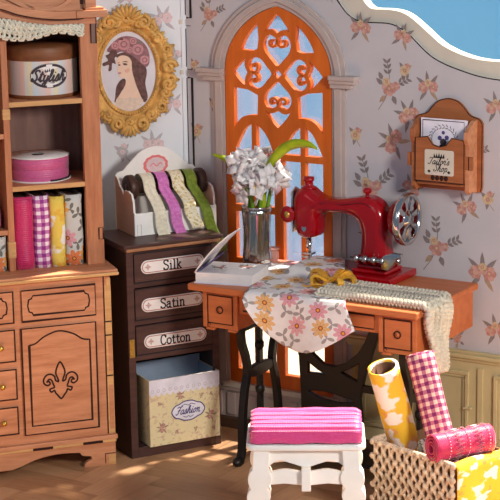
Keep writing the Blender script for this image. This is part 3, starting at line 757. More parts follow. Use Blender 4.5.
# lace along the top of the right-hand bay
b = MB()
def lacesurf(s, t):
    x = lerp(-.13, .432, s); top = tab([(-.13, 1.938), (0, 1.955), (.118, 1.936), (.2, 1.916), (.285, 1.903), (.44, 1.901)], x)[0]
    zb = 1.866+.010*math.sin(x*22+1.)+.006*sstep(.2, .4, x)
    return Vector((x, -.036-.008*math.sin(s*21)*t, lerp(top, zb, t))), Vector((0, -1, 0))
chains(b, lacesurf, 3, 13, .0062, .95, 0, .002, 5, .8)
N = 22
for i in range(N):
    s = (i+.5)/N
    b.tube([lacesurf(min(1, max(0, s+ds)), t)[0] for ds, t in ((-.012, .05), (.014, .3), (-.012, .55), (.014, .8), (0, 1.0))], .0058, 5)
for i in range(16):
    s0 = (i+.5)/16; b.tube([lacesurf(s0-.03, .95)[0], lacesurf(s0-.015, 1)[0]-Vector((0, 0, .009)), lacesurf(s0+.015, 1)[0]-Vector((0, 0, .009)), lacesurf(min(1, s0+.03), .95)[0]], .0055, 5)
o = b.build('lace_trim', ['lace']); place(o, A0, TL); tag(o, 'ivory crochet lace strip hanging across the top of the hutch', 'lace')

# round hat box
hb = thing('round_box', Lw(.291, .165, 1.591), TL, 'round box with brown lid and black oval label on the top hutch shelf', 'box')
b = MB(); b.lathe([(0, 0), (.150, 0), (.153, .004), (.153, .025), (.1505, .03), (.1505, .165), (0, .165)], 48); b.build('body', ['boxbrown'], hb)
b = MB(); b.lathe([(.1535, .016), (.1535, .164)], 64); o = b.build('paper_band', ['bandpaper'], hb)
b = MB(); b.lathe([(.156, .160), (.158, .164), (.158, .212), (.153, .220), (0, .222)], 48); b.build('lid', ['boxbrown'], hb)
b = MB()
def curl(c, r=.1542, z0=.098): a = c.x/r; return Vector((math.sin(a)*(r+c.z), -math.cos(a)*(r+c.z), z0+c.y))
def oval(rx, rz, n=40): return [(rx*math.cos(2*PI*i/n), rz*math.sin(2*PI*i/n)) for i in range(n)]
def ovalring(mb, rx, rz, wd, lift, m, a0=0, a1=360, n=48):
    vs = []
    for i in range(n+1):
        a = R(lerp(a0, a1, i/n))
        for e in (-wd/2, wd/2): vs.append(curl(Vector(((rx+e)*math.cos(a), (rz+e)*math.sin(a), lift))))
    mb.add(vs, [(2*i, 2*i+2, 2*i+3, 2*i+1) for i in range(n)], m)
vs = [curl(Vector((0, 0, .0006)))]+[curl(Vector((x, z, .0006))) for x, z in oval(.082, .052)]
b.add(vs, [(0, i+1, (i+1) % 40+1) for i in range(40)], 0)
ovalring(b, .080, .050, .003, .0012, 1)
for a0, a1 in ((12, 80), (100, 168), (192, 260), (280, 348)): ovalring(b, .074, .0445, .0075, .0012, 1, a0, a1)
letter(b, 'Stylish', SCRIPT, .046, -.002, -.004, 0, .0075, 1, .3, 1.15, lambda c: curl(Vector((c.x, c.y, .0014))))
b.text('EST. 1889', .011, 0, 0, 0, 1, 0, .0006, lambda c: curl(Vector((c.x, c.y-.029, .0013+c.z))))
for k in (-2, -1, 0, 1, 2):
    p = [(k*.008-.004, .018), (k*.008+.004, .018), (k*.009, .030+.004*(k == 0))]
    b.add([curl(Vector((x, z, .0013))) for x, z in p], [(0, 1, 2)], 1)
b.add([curl(Vector((x, z, .0013))) for x, z in ((-.019, .015), (.019, .015), (.019, .019), (-.019, .019))], [(0, 1, 2, 3)], 1)
b.build('oval_label', ['paper', 'grey'], hb, label='white oval label with crown and black lettering')

# ribbon spool
sp_ = thing('ribbon_spool', Lw(.258, .15, 1.2345), TL, 'flat spool of shiny pink ribbon lying on the second hutch shelf', 'ribbon spool')
b = MB(); b.lathe([(0, 0), (.138, 0), (.138, .004), (0, .004)], 48); b.build('flange', ['paper'], sp_)
b = MB(); b.lathe([(.03, .100), (.134, .100), (.134, .104), (.03, .104)], 48); b.build('flange', ['paper'], sp_)
b = MB(); b.lathe([(.127, .004), (.129, .007), (.130, .049), (.128, .052), (.131, .055), (.1315, .097), (.128, .100)], 56); b.tube([(.128*math.sin(a), -.130*math.cos(a)-.002, .004) for a in [R(10+i*8) for i in range(10)]], .006, 6, 1)
b.build('ribbon', ['satin2', 'ink'], sp_)

# folded fabric bolts
def bolt(x0, x1, ztop, mat, label, seed, y0=-.005, dep=.2):
    wv = x1-x0; h = ztop-.872
    t = thing('fabric_bolt', Lw((x0+x1)/2, y0, .8725), TL, label, 'fabric bolt', 'fabric bolts on the hutch counter')
    prof = [(wv/2, dep), (wv/2, .02)]+[(wv/2*math.cos(R(a))*1., .02-.02*math.sin(R(a))) for a in range(15, 180, 15)]+[(-wv/2, .02), (-wv/2, dep)]
    L = [0]
    for a, c_ in zip(prof, prof[1:]): L.append(L[-1]+math.hypot(a[0]-c_[0], a[1]-c_[1]))
    b = MB(); vs = []; uv = []; fs = []
    for k, (x, y) in enumerate(prof):
        for j in range(9):
            z = h*j/8; vs.append((x+.002*math.sin(z*30+seed), y, z)); uv.append((L[k], z))
    for k in range(len(prof)-1):
        for j in range(8): a = k*9+j; fs.append((a, a+9, a+10, a+1))
    b.add(vs, fs, 0, True, uv); b.build('fabric', [mat], t, 0, .006)
    b = MB(); b.box(-wv/2+.012, wv/2-.012, .018, dep-.01, .002, h-.012); b.build('board', ['core'], t)
    return t
bolt(.114, .192, 1.185, 'bpink', 'hot pink fabric bolt on the hutch counter, at the left end of the row', 1)
bolt(.200, .264, 1.184, 'gingham1', 'violet and white checked fabric bolt on the hutch counter', 2)
bolt(.272, .330, 1.176, 'lemon', 'yellow and white flowered fabric bolt on the hutch counter', 3)
bolt(.338, .406, 1.178, 'greyfl', 'grey fabric bolt with orange flowers at the right end of the counter row', 4)
t_ = bolt(-.02, .072, 1.02, 'greyfl', 'pale grey fabric bolt in the narrow middle bay of the hutch', 5)
t_['group'] = 'bolts in the middle bay'
b = MB(); b.box(-.06, .06, 0, .18, 0, .10); o = b.build('folded_cloth', ['satin2'], None, .02, seg=3); place(o, Lw(.0, .01, 1.0505), TL); tag(o, 'small folded pink cloth on the middle bay shelf at the photo edge', 'fabric')

# ------------------------------------------------------------------ portrait
pf = thing('portrait_frame', COR+WD*(-.262)+Vector((0, 0, 1.634)), TW, 'ornate gold oval frame with portrait of woman in flowered hat', 'picture frame')
RX, RZ = .122, .178
b = MB()
prof = [(0, -.004), (.004, -.016), (.012, -.020), (.018, -.014), (.028, -.018), (.042, -.036), (.055, -.040), (.064, -.026), (.068, -.012), (.07, -.002)]
n = 72; vs = []
for i in range(n):
    a = 2*PI*i/n
    for off, y in prof: vs.append(((RX+off)*math.cos(a), y, (RZ+off)*math.sin(a)))
k = len(prof); fs = [(i*k+j, ((i+1) % n)*k+j, ((i+1) % n)*k+j+1, i*k+j+1) for i in range(n) for j in range(k-1)]
b.add(vs, fs, 0, True)
for i in range(76):
    a = 2*PI*i/76; b.ell(((RX+.012)*math.cos(a), -.021, (RZ+.012)*math.sin(a)), (.0055,)*3, 0, None, 6)
b.build('frame', ['gold'], pf)
b = MB(); rng = random.Random(5)
def scroll(cx, cz, s, a0, sg, turns=1.4, r=.011, y=-.026):
    pts = []; rr = []
    for i in range(20):
        t = i/19; q = a0+sg*turns*2*PI*t; rad = s*(1-.78*t)
        pts.append((cx+rad*math.cos(q), y-.012*t, cz+rad*math.sin(q))); rr.append(r*(1-.35*t))
    b.tube(pts, rr, 7)
NS = 22
for i in range(NS):
    a = 2*PI*(i+.5)/NS; ex = .050+.012*(i % 2)-.008
    cx, cz = (RX+ex+.012)*math.cos(a), (RZ+ex+.006)*math.sin(a)
    scroll(cx, cz, .026, a+PI+(.9 if i % 2 else -.9), 1 if i % 2 else -1)
    rot = Matrix.Rotation(-a, 3, 'Y')
    b.ell(((RX+ex+.03)*math.cos(a), -.022, (RZ+ex+.026)*math.sin(a)), (.026, .013, .011), 0, Matrix.Rotation(-a, 3, 'Y'), 8)
    a2 = 2*PI*i/NS
    for da, l in ((-.06, .018), (0, .024), (.06, .018)):
        q = a2+da; b.ell(((RX+.068)*math.cos(q), -.026, (RZ+.068)*math.sin(q)), (l, .012, .008), 0, Matrix.Rotation(-q, 3, 'Y'), 8)
for k_ in range(-4, 5):     # shell crest
    q = PI/2+k_*.30
    b.ell((.052*math.cos(q), -.034, RZ+.058+.05*math.sin(q)-.012), (.034, .014, .010), 0, Matrix.Rotation(-q, 3, 'Y'), 8)
for sg in (1, -1):
    scroll(sg*.075, RZ+.045, .030, PI/2, -sg, 1.3, .012, -.03); scroll(sg*.055, -RZ-.055, .028, -PI/2, sg, 1.3, .012, -.03)
    scroll(sg*(RX+.060), .02, .032, 0, sg, 1.3, .013, -.03); scroll(sg*(RX+.054), -.055, .028, 0, -sg, 1.3, .013, -.03)
for k_ in range(-2, 3):
    q = -PI/2+k_*.35; b.ell((.04*math.cos(q), -.032, -RZ-.052+.035*math.sin(q)), (.03, .013, .010), 0, Matrix.Rotation(-q, 3, 'Y'), 8)
b.build('ornament', ['gold'], pf)
b = MB(); yb = -.004
def E(px, pz): return ((px-182)/155*.119, -(pz-247)/232*.174)
def shp(pts, m, k, smooth=True):
    p = [E(*q) for q in pts]; p = cat(p, 4, True) if smooth else p
    b.plate(p, (), yb-.0003*k, yb-.0003*(k-1), m)
b.plate(oval(RX+.004, RZ+.004, 56), (), yb, yb+.003, 0)
shp([(112, 150), (180, 130), (245, 150), (288, 240), (278, 320), (290, 405), (262, 430), (215, 330), (150, 200)], 2, 1)
shp([(160, 290), (132, 300), (108, 340), (100, 400), (96, 428), (118, 425), (135, 370), (166, 330)], 2, 1)
shp([(104, 425), (120, 395), (160, 330), (170, 275), (205, 240), (216, 290), (240, 340), (255, 400), (240, 450), (140, 460)], 1, 2)
shp([(100, 435), (122, 402), (150, 410), (190, 400), (230, 408), (258, 395), (262, 430), (230, 470), (185, 480), (130, 470)], 6, 3)
shp([(118, 165), (150, 150), (190, 165), (208, 215), (195, 250), (172, 278), (146, 288), (130, 280), (125, 262), (121, 250), (117, 232), (122, 208), (114, 190)], 1, 4)
shp([(205, 170), (232, 200), (236, 260), (250, 330), (282, 400), (262, 420), (232, 350), (214, 290), (204, 240)], 2, 5)
shp([(121, 252), (136, 250), (140, 256), (126, 262)], 4, 5); shp([(122, 206), (130, 202), (138, 208), (130, 212)], 2, 5); shp([(150, 200), (166, 196), (178, 206), (162, 210)], 2, 5)
shp([(146, 190), (168, 184), (182, 192), (166, 190)], 2, 5); shp([(120, 195), (132, 191), (128, 196)], 2, 5); shp([(160, 240), (184, 228), (190, 244), (172, 256)], 7, 5)
shp([(60, 120), (92, 78), (140, 42), (200, 38), (262, 66), (300, 120), (306, 190), (288, 222), (262, 205), (236, 178), (200, 150), (150, 128), (112, 138), (84, 132)], 3, 6)
shp([(86, 118), (112, 112), (120, 150), (104, 165), (110, 200), (90, 195), (84, 236), (66, 240), (70, 205), (40, 212), (34, 195), (66, 178), (52, 150), (72, 140)], 2, 7)
for cx, cz, r_ in ((160, 84, 34), (240, 118, 32), (278, 180, 26), (110, 92, 22), (215, 66, 20), (195, 118, 18)):
    shp([(cx+r_*math.cos(q*PI/4)*(1+.1*(q % 2)), cz+r_*math.sin(q*PI/4)) for q in range(8)], 4, 8); shp([(cx+r_*.6*math.cos(q*PI/3), cz+r_*.6*math.sin(q*PI/3)) for q in range(6)], 3, 9); shp([(cx+r_*.38*math.cos(q*PI/3), cz+r_*.38*math.sin(q*PI/3)) for q in range(6)], 4, 10)
shp([(235, 62), (258, 66), (268, 84), (246, 80)], 5, 9); shp([(132, 56), (150, 44), (158, 58)], 2, 9)
b.build('portrait_print', ['printbg', 'skin', 'hair', 'hat', 'rose', 'leafg', 'dress', 'blush'], pf, label='printed portrait of a dark-haired woman in a rose hat')

# ------------------------------------------------------------------ drawer cabinet in the corner
DA = Vector((-.532, 7.913, 0)); TD = R(27.2)
dc = thing('drawer_cabinet', DA, TD, 'dark walnut drawer cabinet with Silk, Satin and Cotton labels', 'cabinet')
W = .436; DD = .32
b = MB()
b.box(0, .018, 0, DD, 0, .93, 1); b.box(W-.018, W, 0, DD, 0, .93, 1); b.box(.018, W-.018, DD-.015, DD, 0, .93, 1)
b.box(0, .033, -.004, .012, 0, .93, 0); b.box(W-.03, W, -.004, .012, 0, .93, 0)
b.box(.033, W-.03, -.003, DD-.015, 0, .046, 0); b.box(.033, W-.03, -.002, DD-.015, .440, .462, 0)
for z in (.598, .764): b.box(.033, W-.03, 0, .2, z, z+.022, 0)
b.box(.033, W-.03, 0, .02, .915, .93, 0)
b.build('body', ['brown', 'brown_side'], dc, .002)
b = MB(); b.box(-.012, W+.012, -.022, DD, .93, .945, 0); b.box(-.018, W+.018, -.028, DD, .945, .9605, 1); b.box(-.006, W+.006, -.0285, -.02, .9305, .945, 2); b.build('top', ['brown', 'brown', 'brown_edge'], dc, .004)
b = MB(); b.box(.004, .026, -.008, -.003, .46, .54, 0); 
for z in (.47, .50, .53): b.lathe([(0, -.004), (.004, -.003), (.004, 0)], 8, (.012, -.008, z), 'y', 0)
b.build('hinge', ['brass'], dc)
for (z0, z1, word, cx, cz, hw) in ((.788, .915, 'Silk', .216, .853, .150), (.622, .758, 'Satin', .212, .684, .148), (.466, .594, 'Cotton', .221, .521, .150)):
    b = MB(); b.box(.036, W-.033, -.006, .18, z0, z1, 0); b.box(.05, W-.05, -.008, -.005, z0+.008, z0+.016, 0); b.line([(.036, z0), (W-.033, z0), (W-.033, z1), (.036, z1)], .004, -.0066, 1, True)
    d_ = b.build('drawer', ['brown', 'ink'], dc, .002)
    b = MB(); hz = .030
    out = arc(cx+hw-hz, cz, hz, -90, 90, 10)+arc(cx-hw+hz, cz, hz, 90, 270, 10)
    b.plate(out, (), -.0105, -.006, 0, .001, 1)
    inn = arc(cx+hw-hz, cz, hz-.006, -90, 90, 10)+arc(cx-hw+hz, cz, hz-.006, 90, 270, 10); b.line(inn, .004, -.0111, 2, True)
    letter(b, word, SERIF, .042, cx, cz-.004, -.0112, .0062, 1)
    for sg in (1, -1):
        q = cx+sg*(hw-.032)
        for a in range(4): b.line([(q, cz), (q+.014*math.cos(a*PI/2), cz+.014*math.sin(a*PI/2))], .003, -.0112, 2)
        b.line(arc(q, cz, .008, 0, 360, 8)[:-1], .002, -.0112, 2, True)
    b.build('label_plate', ['paper', 'ink', 'fdeep'], d_, label='white rounded label reading '+word)

bx = thing('paper_box', DA+Vector((math.cos(TD)*.248+math.sin(TD)*.03, math.sin(TD)*.248-math.cos(TD)*.03, .0485)), TD, 'cream flowered paper box reading Fashion in the open bottom bay', 'box')
b = MB(); hw = .17; H = .302; D_ = .20; th = .005
def tilt(mb, k0):   # box leans forward a little at the top
    for i in range(k0, len(mb.v)): x, y, z = mb.v[i]; mb.v[i] = (x, y-.02*z, z)
b.box(-hw, hw, 0, th, 0, H, 0); b.box(-hw, -hw+th, th, D_, 0, H, 0); b.box(hw-th, hw, th, D_, 0, H, 0); b.box(-hw+th, hw-th, th, D_-th, 0, th, 0)
b.box(-hw, hw, D_-th, D_, 0, H+.03, 1); b.box(-hw+th, hw-th, th, th+.001, th, H-.002, 1); b.box(-hw+th, -hw+th+.001, th, D_, th, H-.002, 1); b.box(hw-th-.001, hw-th, th, D_, th, H-.002, 1)
b.build('body', ['boxpaper', 'boxin'], bx, .0015)
b = MB(); zz = []
for i in range(12):
    x0 = -hw+i*2*hw/12; zz += [(x0+k*2*hw/60, H-.062-.014*math.sin(PI*k/5)) for k in range(5)]
b.plate(zz+[(hw, H-.062), (hw, H), (-hw, H)], (), -.003, -.0002, 0)
for i in range(12): b.line(arc(-hw+(i+.5)*2*hw/12, H-.050, .007, 0, 360, 6)[:-1], .002, -.0034, 1, True)
b.build('lace_border', ['lacewhite', 'leafpale'], bx)
b = MB(); cx, cz = .015, .142
sh_ = cat([(.082, 0), (.066, .026), (.044, .034), (.022, .044), (0, .046), (-.022, .044), (-.044, .034), (-.066, .026), (-.082, 0), (-.066, -.026), (-.044, -.034), (-.022, -.044), (0, -.046), (.022, -.044), (.044, -.034), (.066, -.026)], 4, True)
b.plate([(cx+x, cz+z) for x, z in sh_], (), -.0025, -.0002, 0); b.line([(cx+x*.98, cz+z*.97) for x, z in sh_], .005, -.0030, 1, True)
letter(b, 'Fashion', SCRIPT, .034, cx, cz, -.0031, .0042, 1, .3, 1.1)
b.line(cat([(cx-.035, .165), (cx-.015, .172), (cx, .166), (cx+.015, .172), (cx+.035, .165)], 4), .003, -.0030, 1); b.line(cat([(cx-.025, .118), (cx-.01, .112), (cx, .117), (cx+.01, .112), (cx+.025, .118)], 4), .003, -.0030, 1)
b.build('fashion_label', ['lacewhite', 'violet'], bx, label='lavender label with violet italic lettering')
rng = random.Random(9)
for (x, z, s_) in ((-.11, .08, .04), (.125, .105, .04), (-.02, .215, .032), (-.12, .19, .025), (.08, .2, .025), (.05, .05, .025), (-.04, .05, .022), (.14, .04, .022), (.13, .2, .022)):
    b = MB(); cluster(b, x, z, s_, rng.random()*3, None, -.0008, rng, 1 if s_ > .03 else 2)
    b.build('printed_sprig', ['fpink', 'fdeep', 'ftan', 'leaft', 'leaft'], bx)

# ------------------------------------------------------------------ ribbon rack
RA = Vector((-.501, 8.078, .961)); TK = R(27)
rk = thing('ribbon_rack', RA, TK, 'white ribbon rack with arched back and pink emblem on the drawer cabinet', 'rack')
RW = .395; RDp = .205
def Kw(x, y, z): return RA+Vector((math.cos(TK)*x-math.sin(TK)*y, math.sin(TK)*x+math.cos(TK)*y, z))
b = MB(); arcp = [(0, 0), (RW, 0), (RW, .235), (RW-.012, .25), (RW-.04, .256)]+cat([(RW-.04, .256), (RW-.075, .29), (RW-.13, .335), (RW/2, .352), (.13, .335), (.075, .29), (.04, .256)], 5)[1:]+[(.012, .25), (0, .235)]
b.plate(arcp, (), RDp-.008, RDp, 0, .001, 1); bk = b.build('back_board', ['white'], rk)
b = MB(); em = cat([(.058*math.cos(2*PI*i/24)*(1+.06*(i % 2)), .043*math.sin(2*PI*i/24)*(1+.06*(i % 2))) for i in range(24)], 2, True)
b.plate([(RW/2+x, .268+z) for x, z in em], (), RDp-.010, RDp-.0078, 0); b.plate([(RW/2+x*.78, .268+z*.76) for x, z in em], (), RDp-.0108, RDp-.0098, 1)
b.line(cat([(RW/2-.03, .262), (RW/2-.012, .275), (RW/2+.004, .262), (RW/2+.02, .276), (RW/2+.032, .268)], 4), .004, RDp-.0112, 0)
b.build('emblem', ['emblem', 'pinkpale'], bk, label='pink scalloped oval emblem')
for x0 in (0, RW-.009):
    b = MB(); side = [(0, 0), (RDp-.008, 0), (RDp-.008, .236), (.185, .236), (.165, .222), (.15, .20), (.13, .187), (.112, .165), (.098, .187), (.055, .190), (.024, .180), (.008, .15), (.004, .104), (0, .10)]
    b.plate(side, (), x0, x0+.009, 0, 0, 1, 'yz')
    ns = len(b.f)
    for k, f in enumerate(b.f):
        xs = [b.v[i][0] for i in f]
        b.mi[k] = 0 if max(xs)-min(xs) < 1e-4 else 1
    b.build('side_board', ['rackside', 'white'], rk)
b = MB(); b.box(0, RW, -.006, 0, 0, .1, 0); b.box(.004, RW-.004, 0, RDp-.008, 0, .008, 0)
b.line([(.012, 0), (.012, .05), (.03, .05), (.03, 0)], .002, -.0065, 1); b.build('front_board', ['white', 'leafpale'], rk, .0015)
dw = MB(); DY, DZ = .10, .197
dw.lathe([(0, .012), (.030, .012), (.030, RW-.012), (0, RW-.012)], 20, (0, DY, DZ), 'x')
dwo = dw.build('roller', ['roller'], rk)
for x in (.014, RW-.046):
    b = MB(); b.lathe([(0, 0), (.018, 0), (.020, -.002), (.052, -.002), (.056, .004), (.056, .026), (.052, .032), (0, .032)], 28, (x, DY, DZ), 'x'); b.build('roller_disc', ['roller'], dwo)
# ribbons hang over the roller and down over the front board
def ribbon(x, wd, mat, bot, label, sway, seed):
    t = tag(MB().sheet(lambda s, q: ribpt(x, wd, bot, sway, s, q), 6, 44, 0, wd, .5).build('ribbon', [mat], None, 0, .0025), label, 'ribbon', 'ribbons hanging from the white rack')
    return place(t, RA, TK)
def ribpt(x, wd, bot, sway, s, q):
    r = .0565
    if q < .45:
        a = lerp(-210, 5, q/.45); y = DY+r*math.sin(R(a))*-1 if False else DY-r*math.sin(R(a+90)); z = DZ+r*math.cos(R(a+90))*-1 if False else DZ+r*math.sin(R(a+180)) if False else DZ-r*math.cos(R(a+90))
        # angle sweep: back-bottom over the top to the front
        th_ = R(lerp(240, -5, q/.45)); y = DY-r*math.cos(th_); z = DZ+r*math.sin(th_)
        dx = 0; 
    else:
        t = (q-.45)/.55; y0 = DY-r; z0 = DZ-.005
        y = lerp(y0, -.030, sstep(0, .45, t)) - .008*math.sin(t*9)*t; z = lerp(z0, bot, t); dx = sway*t + .006*math.sin(t*8)
    return Vector((x+dx+(s-.5)*wd, y+.003*math.sin(s*PI*2+q*6), z))
ribbon(.098, .056, 'rcream', -.075, 'plain cream ribbon at the left end of the white rack', .045, 1)
ribbon(.166, .052, 'rpink', -.055, 'orchid pink ribbon hanging from the white rack', .055, 2)
ribbon(.236, .058, 'rlace', .01, 'short cream ribbon with gold edging on the white rack', .050, 3)
ribbon(.302, .050, 'rgreen', -.105, 'olive green ribbon at the right end of the white rack', .10, 4)

# ------------------------------------------------------------------ sewing table
ZT = .825; TO = Rw(.593, .317)
def tl(u, d): return u-.593, -(d-.317)
tb = thing('sewing_table', TO, TR, 'orange wooden sewing table with black iron treadle legs', 'table')
def tbox(mb, u0, u1, d0, d1, z0, z1, m=0): mb.box(u0-.593, u1-.593, -(d1-.317), -(d0-.317), z0, z1, m)
b = MB(); tbox(b, .056, 1.131, .03, .604, ZT-.028, ZT); b.build('top', ['orange'], tb, .006, seg=3)
def tfront(name, u0, u1, z0, z1, d1, knob, fr_=True):
    b = MB(); tbox(b, u0, u1, .05, d1, z0, z1)
    yf = -(d1-.317)-.0008; x0, x1 = u0-.593, u1-.593
    if knob: 
        tbox(b, u0-.002, u0+.018, d1-.01, d1+.005, z0, z1); tbox(b, u1-.018, u1+.002, d1-.01, d1+.005, z0, z1)
        tbox(b, u0+.01, u0+.05, d1-.02, d1, z0-.012, z0); tbox(b, u1-.05, u1-.01, d1-.02, d1, z0-.012, z0)
        b.line(arc(u0+.03-.593, z0+.012, .008, 0, 300, 8), .003, yf-.0055, 1)
    o = b.build(name, ['orange', 'burn'], tb, .003)
    return o
def tdrawer(u0, u1, z0, z1, d1, par):
    b = MB(); tbox(b, u0, u1, d1-.004, d1+.004, z0, z1); yf = -(d1+.004-.317)-.0008; x0, x1 = u0-.593, u1-.593
    b.line([(x0, z0), (x1, z0), (x1, z1), (x0, z1)], .0045, yf, 1, True)
    b.build('drawer_front', ['orange', 'burn'], par)
    if u1-u0 < .2:
        q = MB(); q.lathe([(.0165, -.002), (.0165, -.004), (.0125, -.004), (.0125, -.002)], 20, ((x0+x1)/2, yf, (z0+z1)/2), 'y', 0); q.lathe([(0, -.003), (.0115, -.0025), (.0115, 0)], 16, ((x0+x1)/2, yf, (z0+z1)/2), 'y', 1)
        q.build('knob', ['burn', 'orange'], par)
l = tfront('left_drawer_box', .118, .285, .64, ZT-.028, .575, True); tdrawer(.142, .262, .662, ZT-.044, .575, l)
r_ = tfront('right_drawer_box', .950, 1.116, .64, ZT-.028, .575, True); tdrawer(.974, 1.094, .662, ZT-.044, .575, r_)
c_ = tfront('apron', .287, .948, .712, ZT-.028, .566, False); tdrawer(.31, .60, .728, ZT-.042, .566, c_); tdrawer(.635, .925, .728, ZT-.042, .566, c_)
def trestle(u):
    b = MB(); x = u-.593
    def L(pts, wd, th=.030): b.bar([(x, -(d-.317), z) for d, z in cat(pts, 6)], wd, th, (1, 0, 0))
    f = [(.40, .645), (.428, .60), (.425, .54), (.395, .47), (.385, .40), (.41, .32), (.43, .2), (.435, .1), (.445, .04), (.47, .018)]
    L(f, .030); L([(.56-d, z) for d, z in f], .030); L([(.28, .645), (.28, .5), (.28, .3), (.28, .07)], .030, .02)
    b.plate([(-(d-.317), z) for d, z in arc(.28, .395, .110, 0, 360, 20, .030)[:-1]], (), x-.012, x+.012, 0, .003, 1, 'yz')
    b.box(x-.02, x+.02, -(.425-.317), -(.135-.317), .595, .636)
    b.box(x-.012, x+.012, -(.43-.317), -(.13-.317), .06, .085)
    for d in (.468, .092): b.ell((x, -(d-.317), .022), (.024, .036, .022), 0, None, 12)
    for z, d in ((.50, .28), (.30, .28)): b.ell((x, -(d-.317), z), (.02, .026, .03), 0, None, 10)
    b.build('trestle_leg', ['iron'], tb, .004)
trestle(.21); trestle(.985)
def pl(px, py): return (.375+(px-302)*.00493-.593, .296+(px-302)*.0007-(py-390)*.0045)
outl = [(.33, .70), (.345, .56), (.367, .45), (.376, .30), (.378, .10), (.35, .03), (.36, .0), (.42, .0), (.44, .04), (.45, .10), (.53, .13), (.60, .10), (.615, .04), (.63, .0), (.70, .0), (.71, .03), (.682, .10), (.667, .30), (.69, .40), (.725, .50), (.757, .60), (.765, .70), (.73, .70), (.715, .62), (.69, .555), (.655, .50), (.60, .452), (.545, .43), (.49, .432), (.44, .47), (.41, .53), (.385, .60), (.375, .70)]
b = MB(); q = lambda P: [(u-.593, z) for u, z in P]
h1 = [(.412, .432), (.455, .405), (.492, .388), (.412, .385)]; h2 = [(.578, .406), (.625, .432), (.662, .455), (.655, .375)]
h3 = cat([(.415, .300), (.47, .308), (.53, .305), (.59, .296), (.641, .286), (.60, .272), (.54, .268), (.47, .278)], 4, True)
b.plate(q(outl), [q(h1), q(h2), q(h3)], .317-.215, .317-.19, 0, .004, 1)
tbox(b, .65, .98, .19, .21, .33, .36)
b.build('treadle_frame', ['iron'], tb)
b = MB(); tbox(b, .22, .975, .22, .42, .075, .09); b.build('treadle', ['iron'], tb, .003)

# ------------------------------------------------------------------ sewing machine
MO = Rw(.75, .15, ZT+.0008)
sm_ = thing('sewing_machine', MO, TR, 'glossy red toy sewing machine with chrome handwheel on the table', 'sewing machine')
b = MB(); b.box(-.39, .095, -.122, .122, 0, .032); b.build('base', ['red'], sm_, .008, seg=3)
b = MB(); b.box(-.115, .05, -.075, .075, .032, .05); b.box(-.1, .04, -.065, .065, .05, .066); b.build('pedestal', ['red'], sm_, .008, seg=3)
prof = [(.352, .986), (.336, 1.03), (.331, 1.09), (.334, 1.14), (.348, 1.172), (.375, 1.188), (.408, 1.188), (.437, 1.168), (.475, 1.152), (.55, 1.153), (.62, 1.166), (.68, 1.176), (.728, 1.164), (.762, 1.13), (.778, 1.08), (.776, 1.0), (.782, .93), (.79, .885), (.648, .885), (.656, .94), (.661, 1.0), (.655, 1.045), (.632, 1.078), (.58, 1.094), (.51, 1.094), (.468, 1.086), (.454, 1.055), (.453, 1.01), (.44, .982), (.405, .970), (.375, .972)]
P = cat([(u-.75, z-ZT) for u, z in prof], 4, True)
b = MB(); b.plate(P, (), -.060, .060, 0, .040, 6); ob = b.build('body', ['red'], sm_)
b = MB()
for pts in ([(.475, 1.135), (.55, 1.134), (.63, 1.146), (.68, 1.152), (.72, 1.138)], [(.475, 1.108), (.56, 1.112), (.63, 1.104), (.675, 1.07), (.68, 1.0), (.672, .93)]):
    b.bar([(u-.75, -.0588, z-ZT) for u, z in cat(pts, 5)], .0035, .002, (0, 1, 0))
b.build('embossed_lines', ['darkred'], sm_)
b = MB(); b.lathe([(0, 0), (.034, 0), (.034, .008), (.02, .012), (.018, .03), (.024, .034), (.024, .05), (0, .052)], 20, (-.36, 0, 1.182-ZT)); b.build('thread_peg', ['red'], sm_)
b = MB(); b.lathe([(0, 0), (.012, 0), (.008, .01), (.008, .018), (.018, .024), (.019, .034), (.012, .042), (0, .044)], 16, (-.072, -.01, 1.168-ZT)); b.build('top_knob', ['red'], sm_)
b = MB(); b.plate([(-.03, .165), (.03, .165), (.036, .2), (.038, .30), (.03, .345), (0, .36), (-.03, .345), (-.038, .30), (-.036, .2)], (), -.428, -.4185, 0, .003, 1, 'yz'); b.ell((-.43, -.02, .33), (.008, .012, .012)); b.build('face_plate', ['chrome'], sm_)
b = MB(); b.lathe([(0, -.010), (.012, -.010), (.014, -.006)], 18, (-.438, -.05, 1.070-ZT), 'y', 1); b.lathe([(.014, -.006), (.034, -.004), (.036, 0), (.034, .008), (0, .008)], 24, (-.438, -.05, 1.070-ZT), 'y', 0); b.tube([(-.44, -.04, .243), (-.425, -.03, .243)], .007, 8, 0); b.build('tension_dial', ['red', 'brass'], sm_, label='red dial with yellow centre')
b = MB(); b.tube([(-.362, 0, .150), (-.362, 0, .095)], .012, 10); b.tube([(-.362, 0, .10), (-.362, 0, .045)], .004, 8); b.box(-.385, -.34, -.018, .018, .070, .078); b.box(-.378, -.347, -.03, .0, .058, .066); b.tube([(-.352, -.012, .14), (-.352, -.012, .07)], .006, 8); b.build('needle_bar', ['chrome'], sm_)
b = MB(); b.plate([(-.352+x, .192+z) for x, z in [(-.011, .010), (0, .007), (.011, .010), (.011, -.004), (0, -.014), (-.011, -.004)]], (), -.0605, -.057, 0); b.build('shield_badge', ['chrome'], sm_)
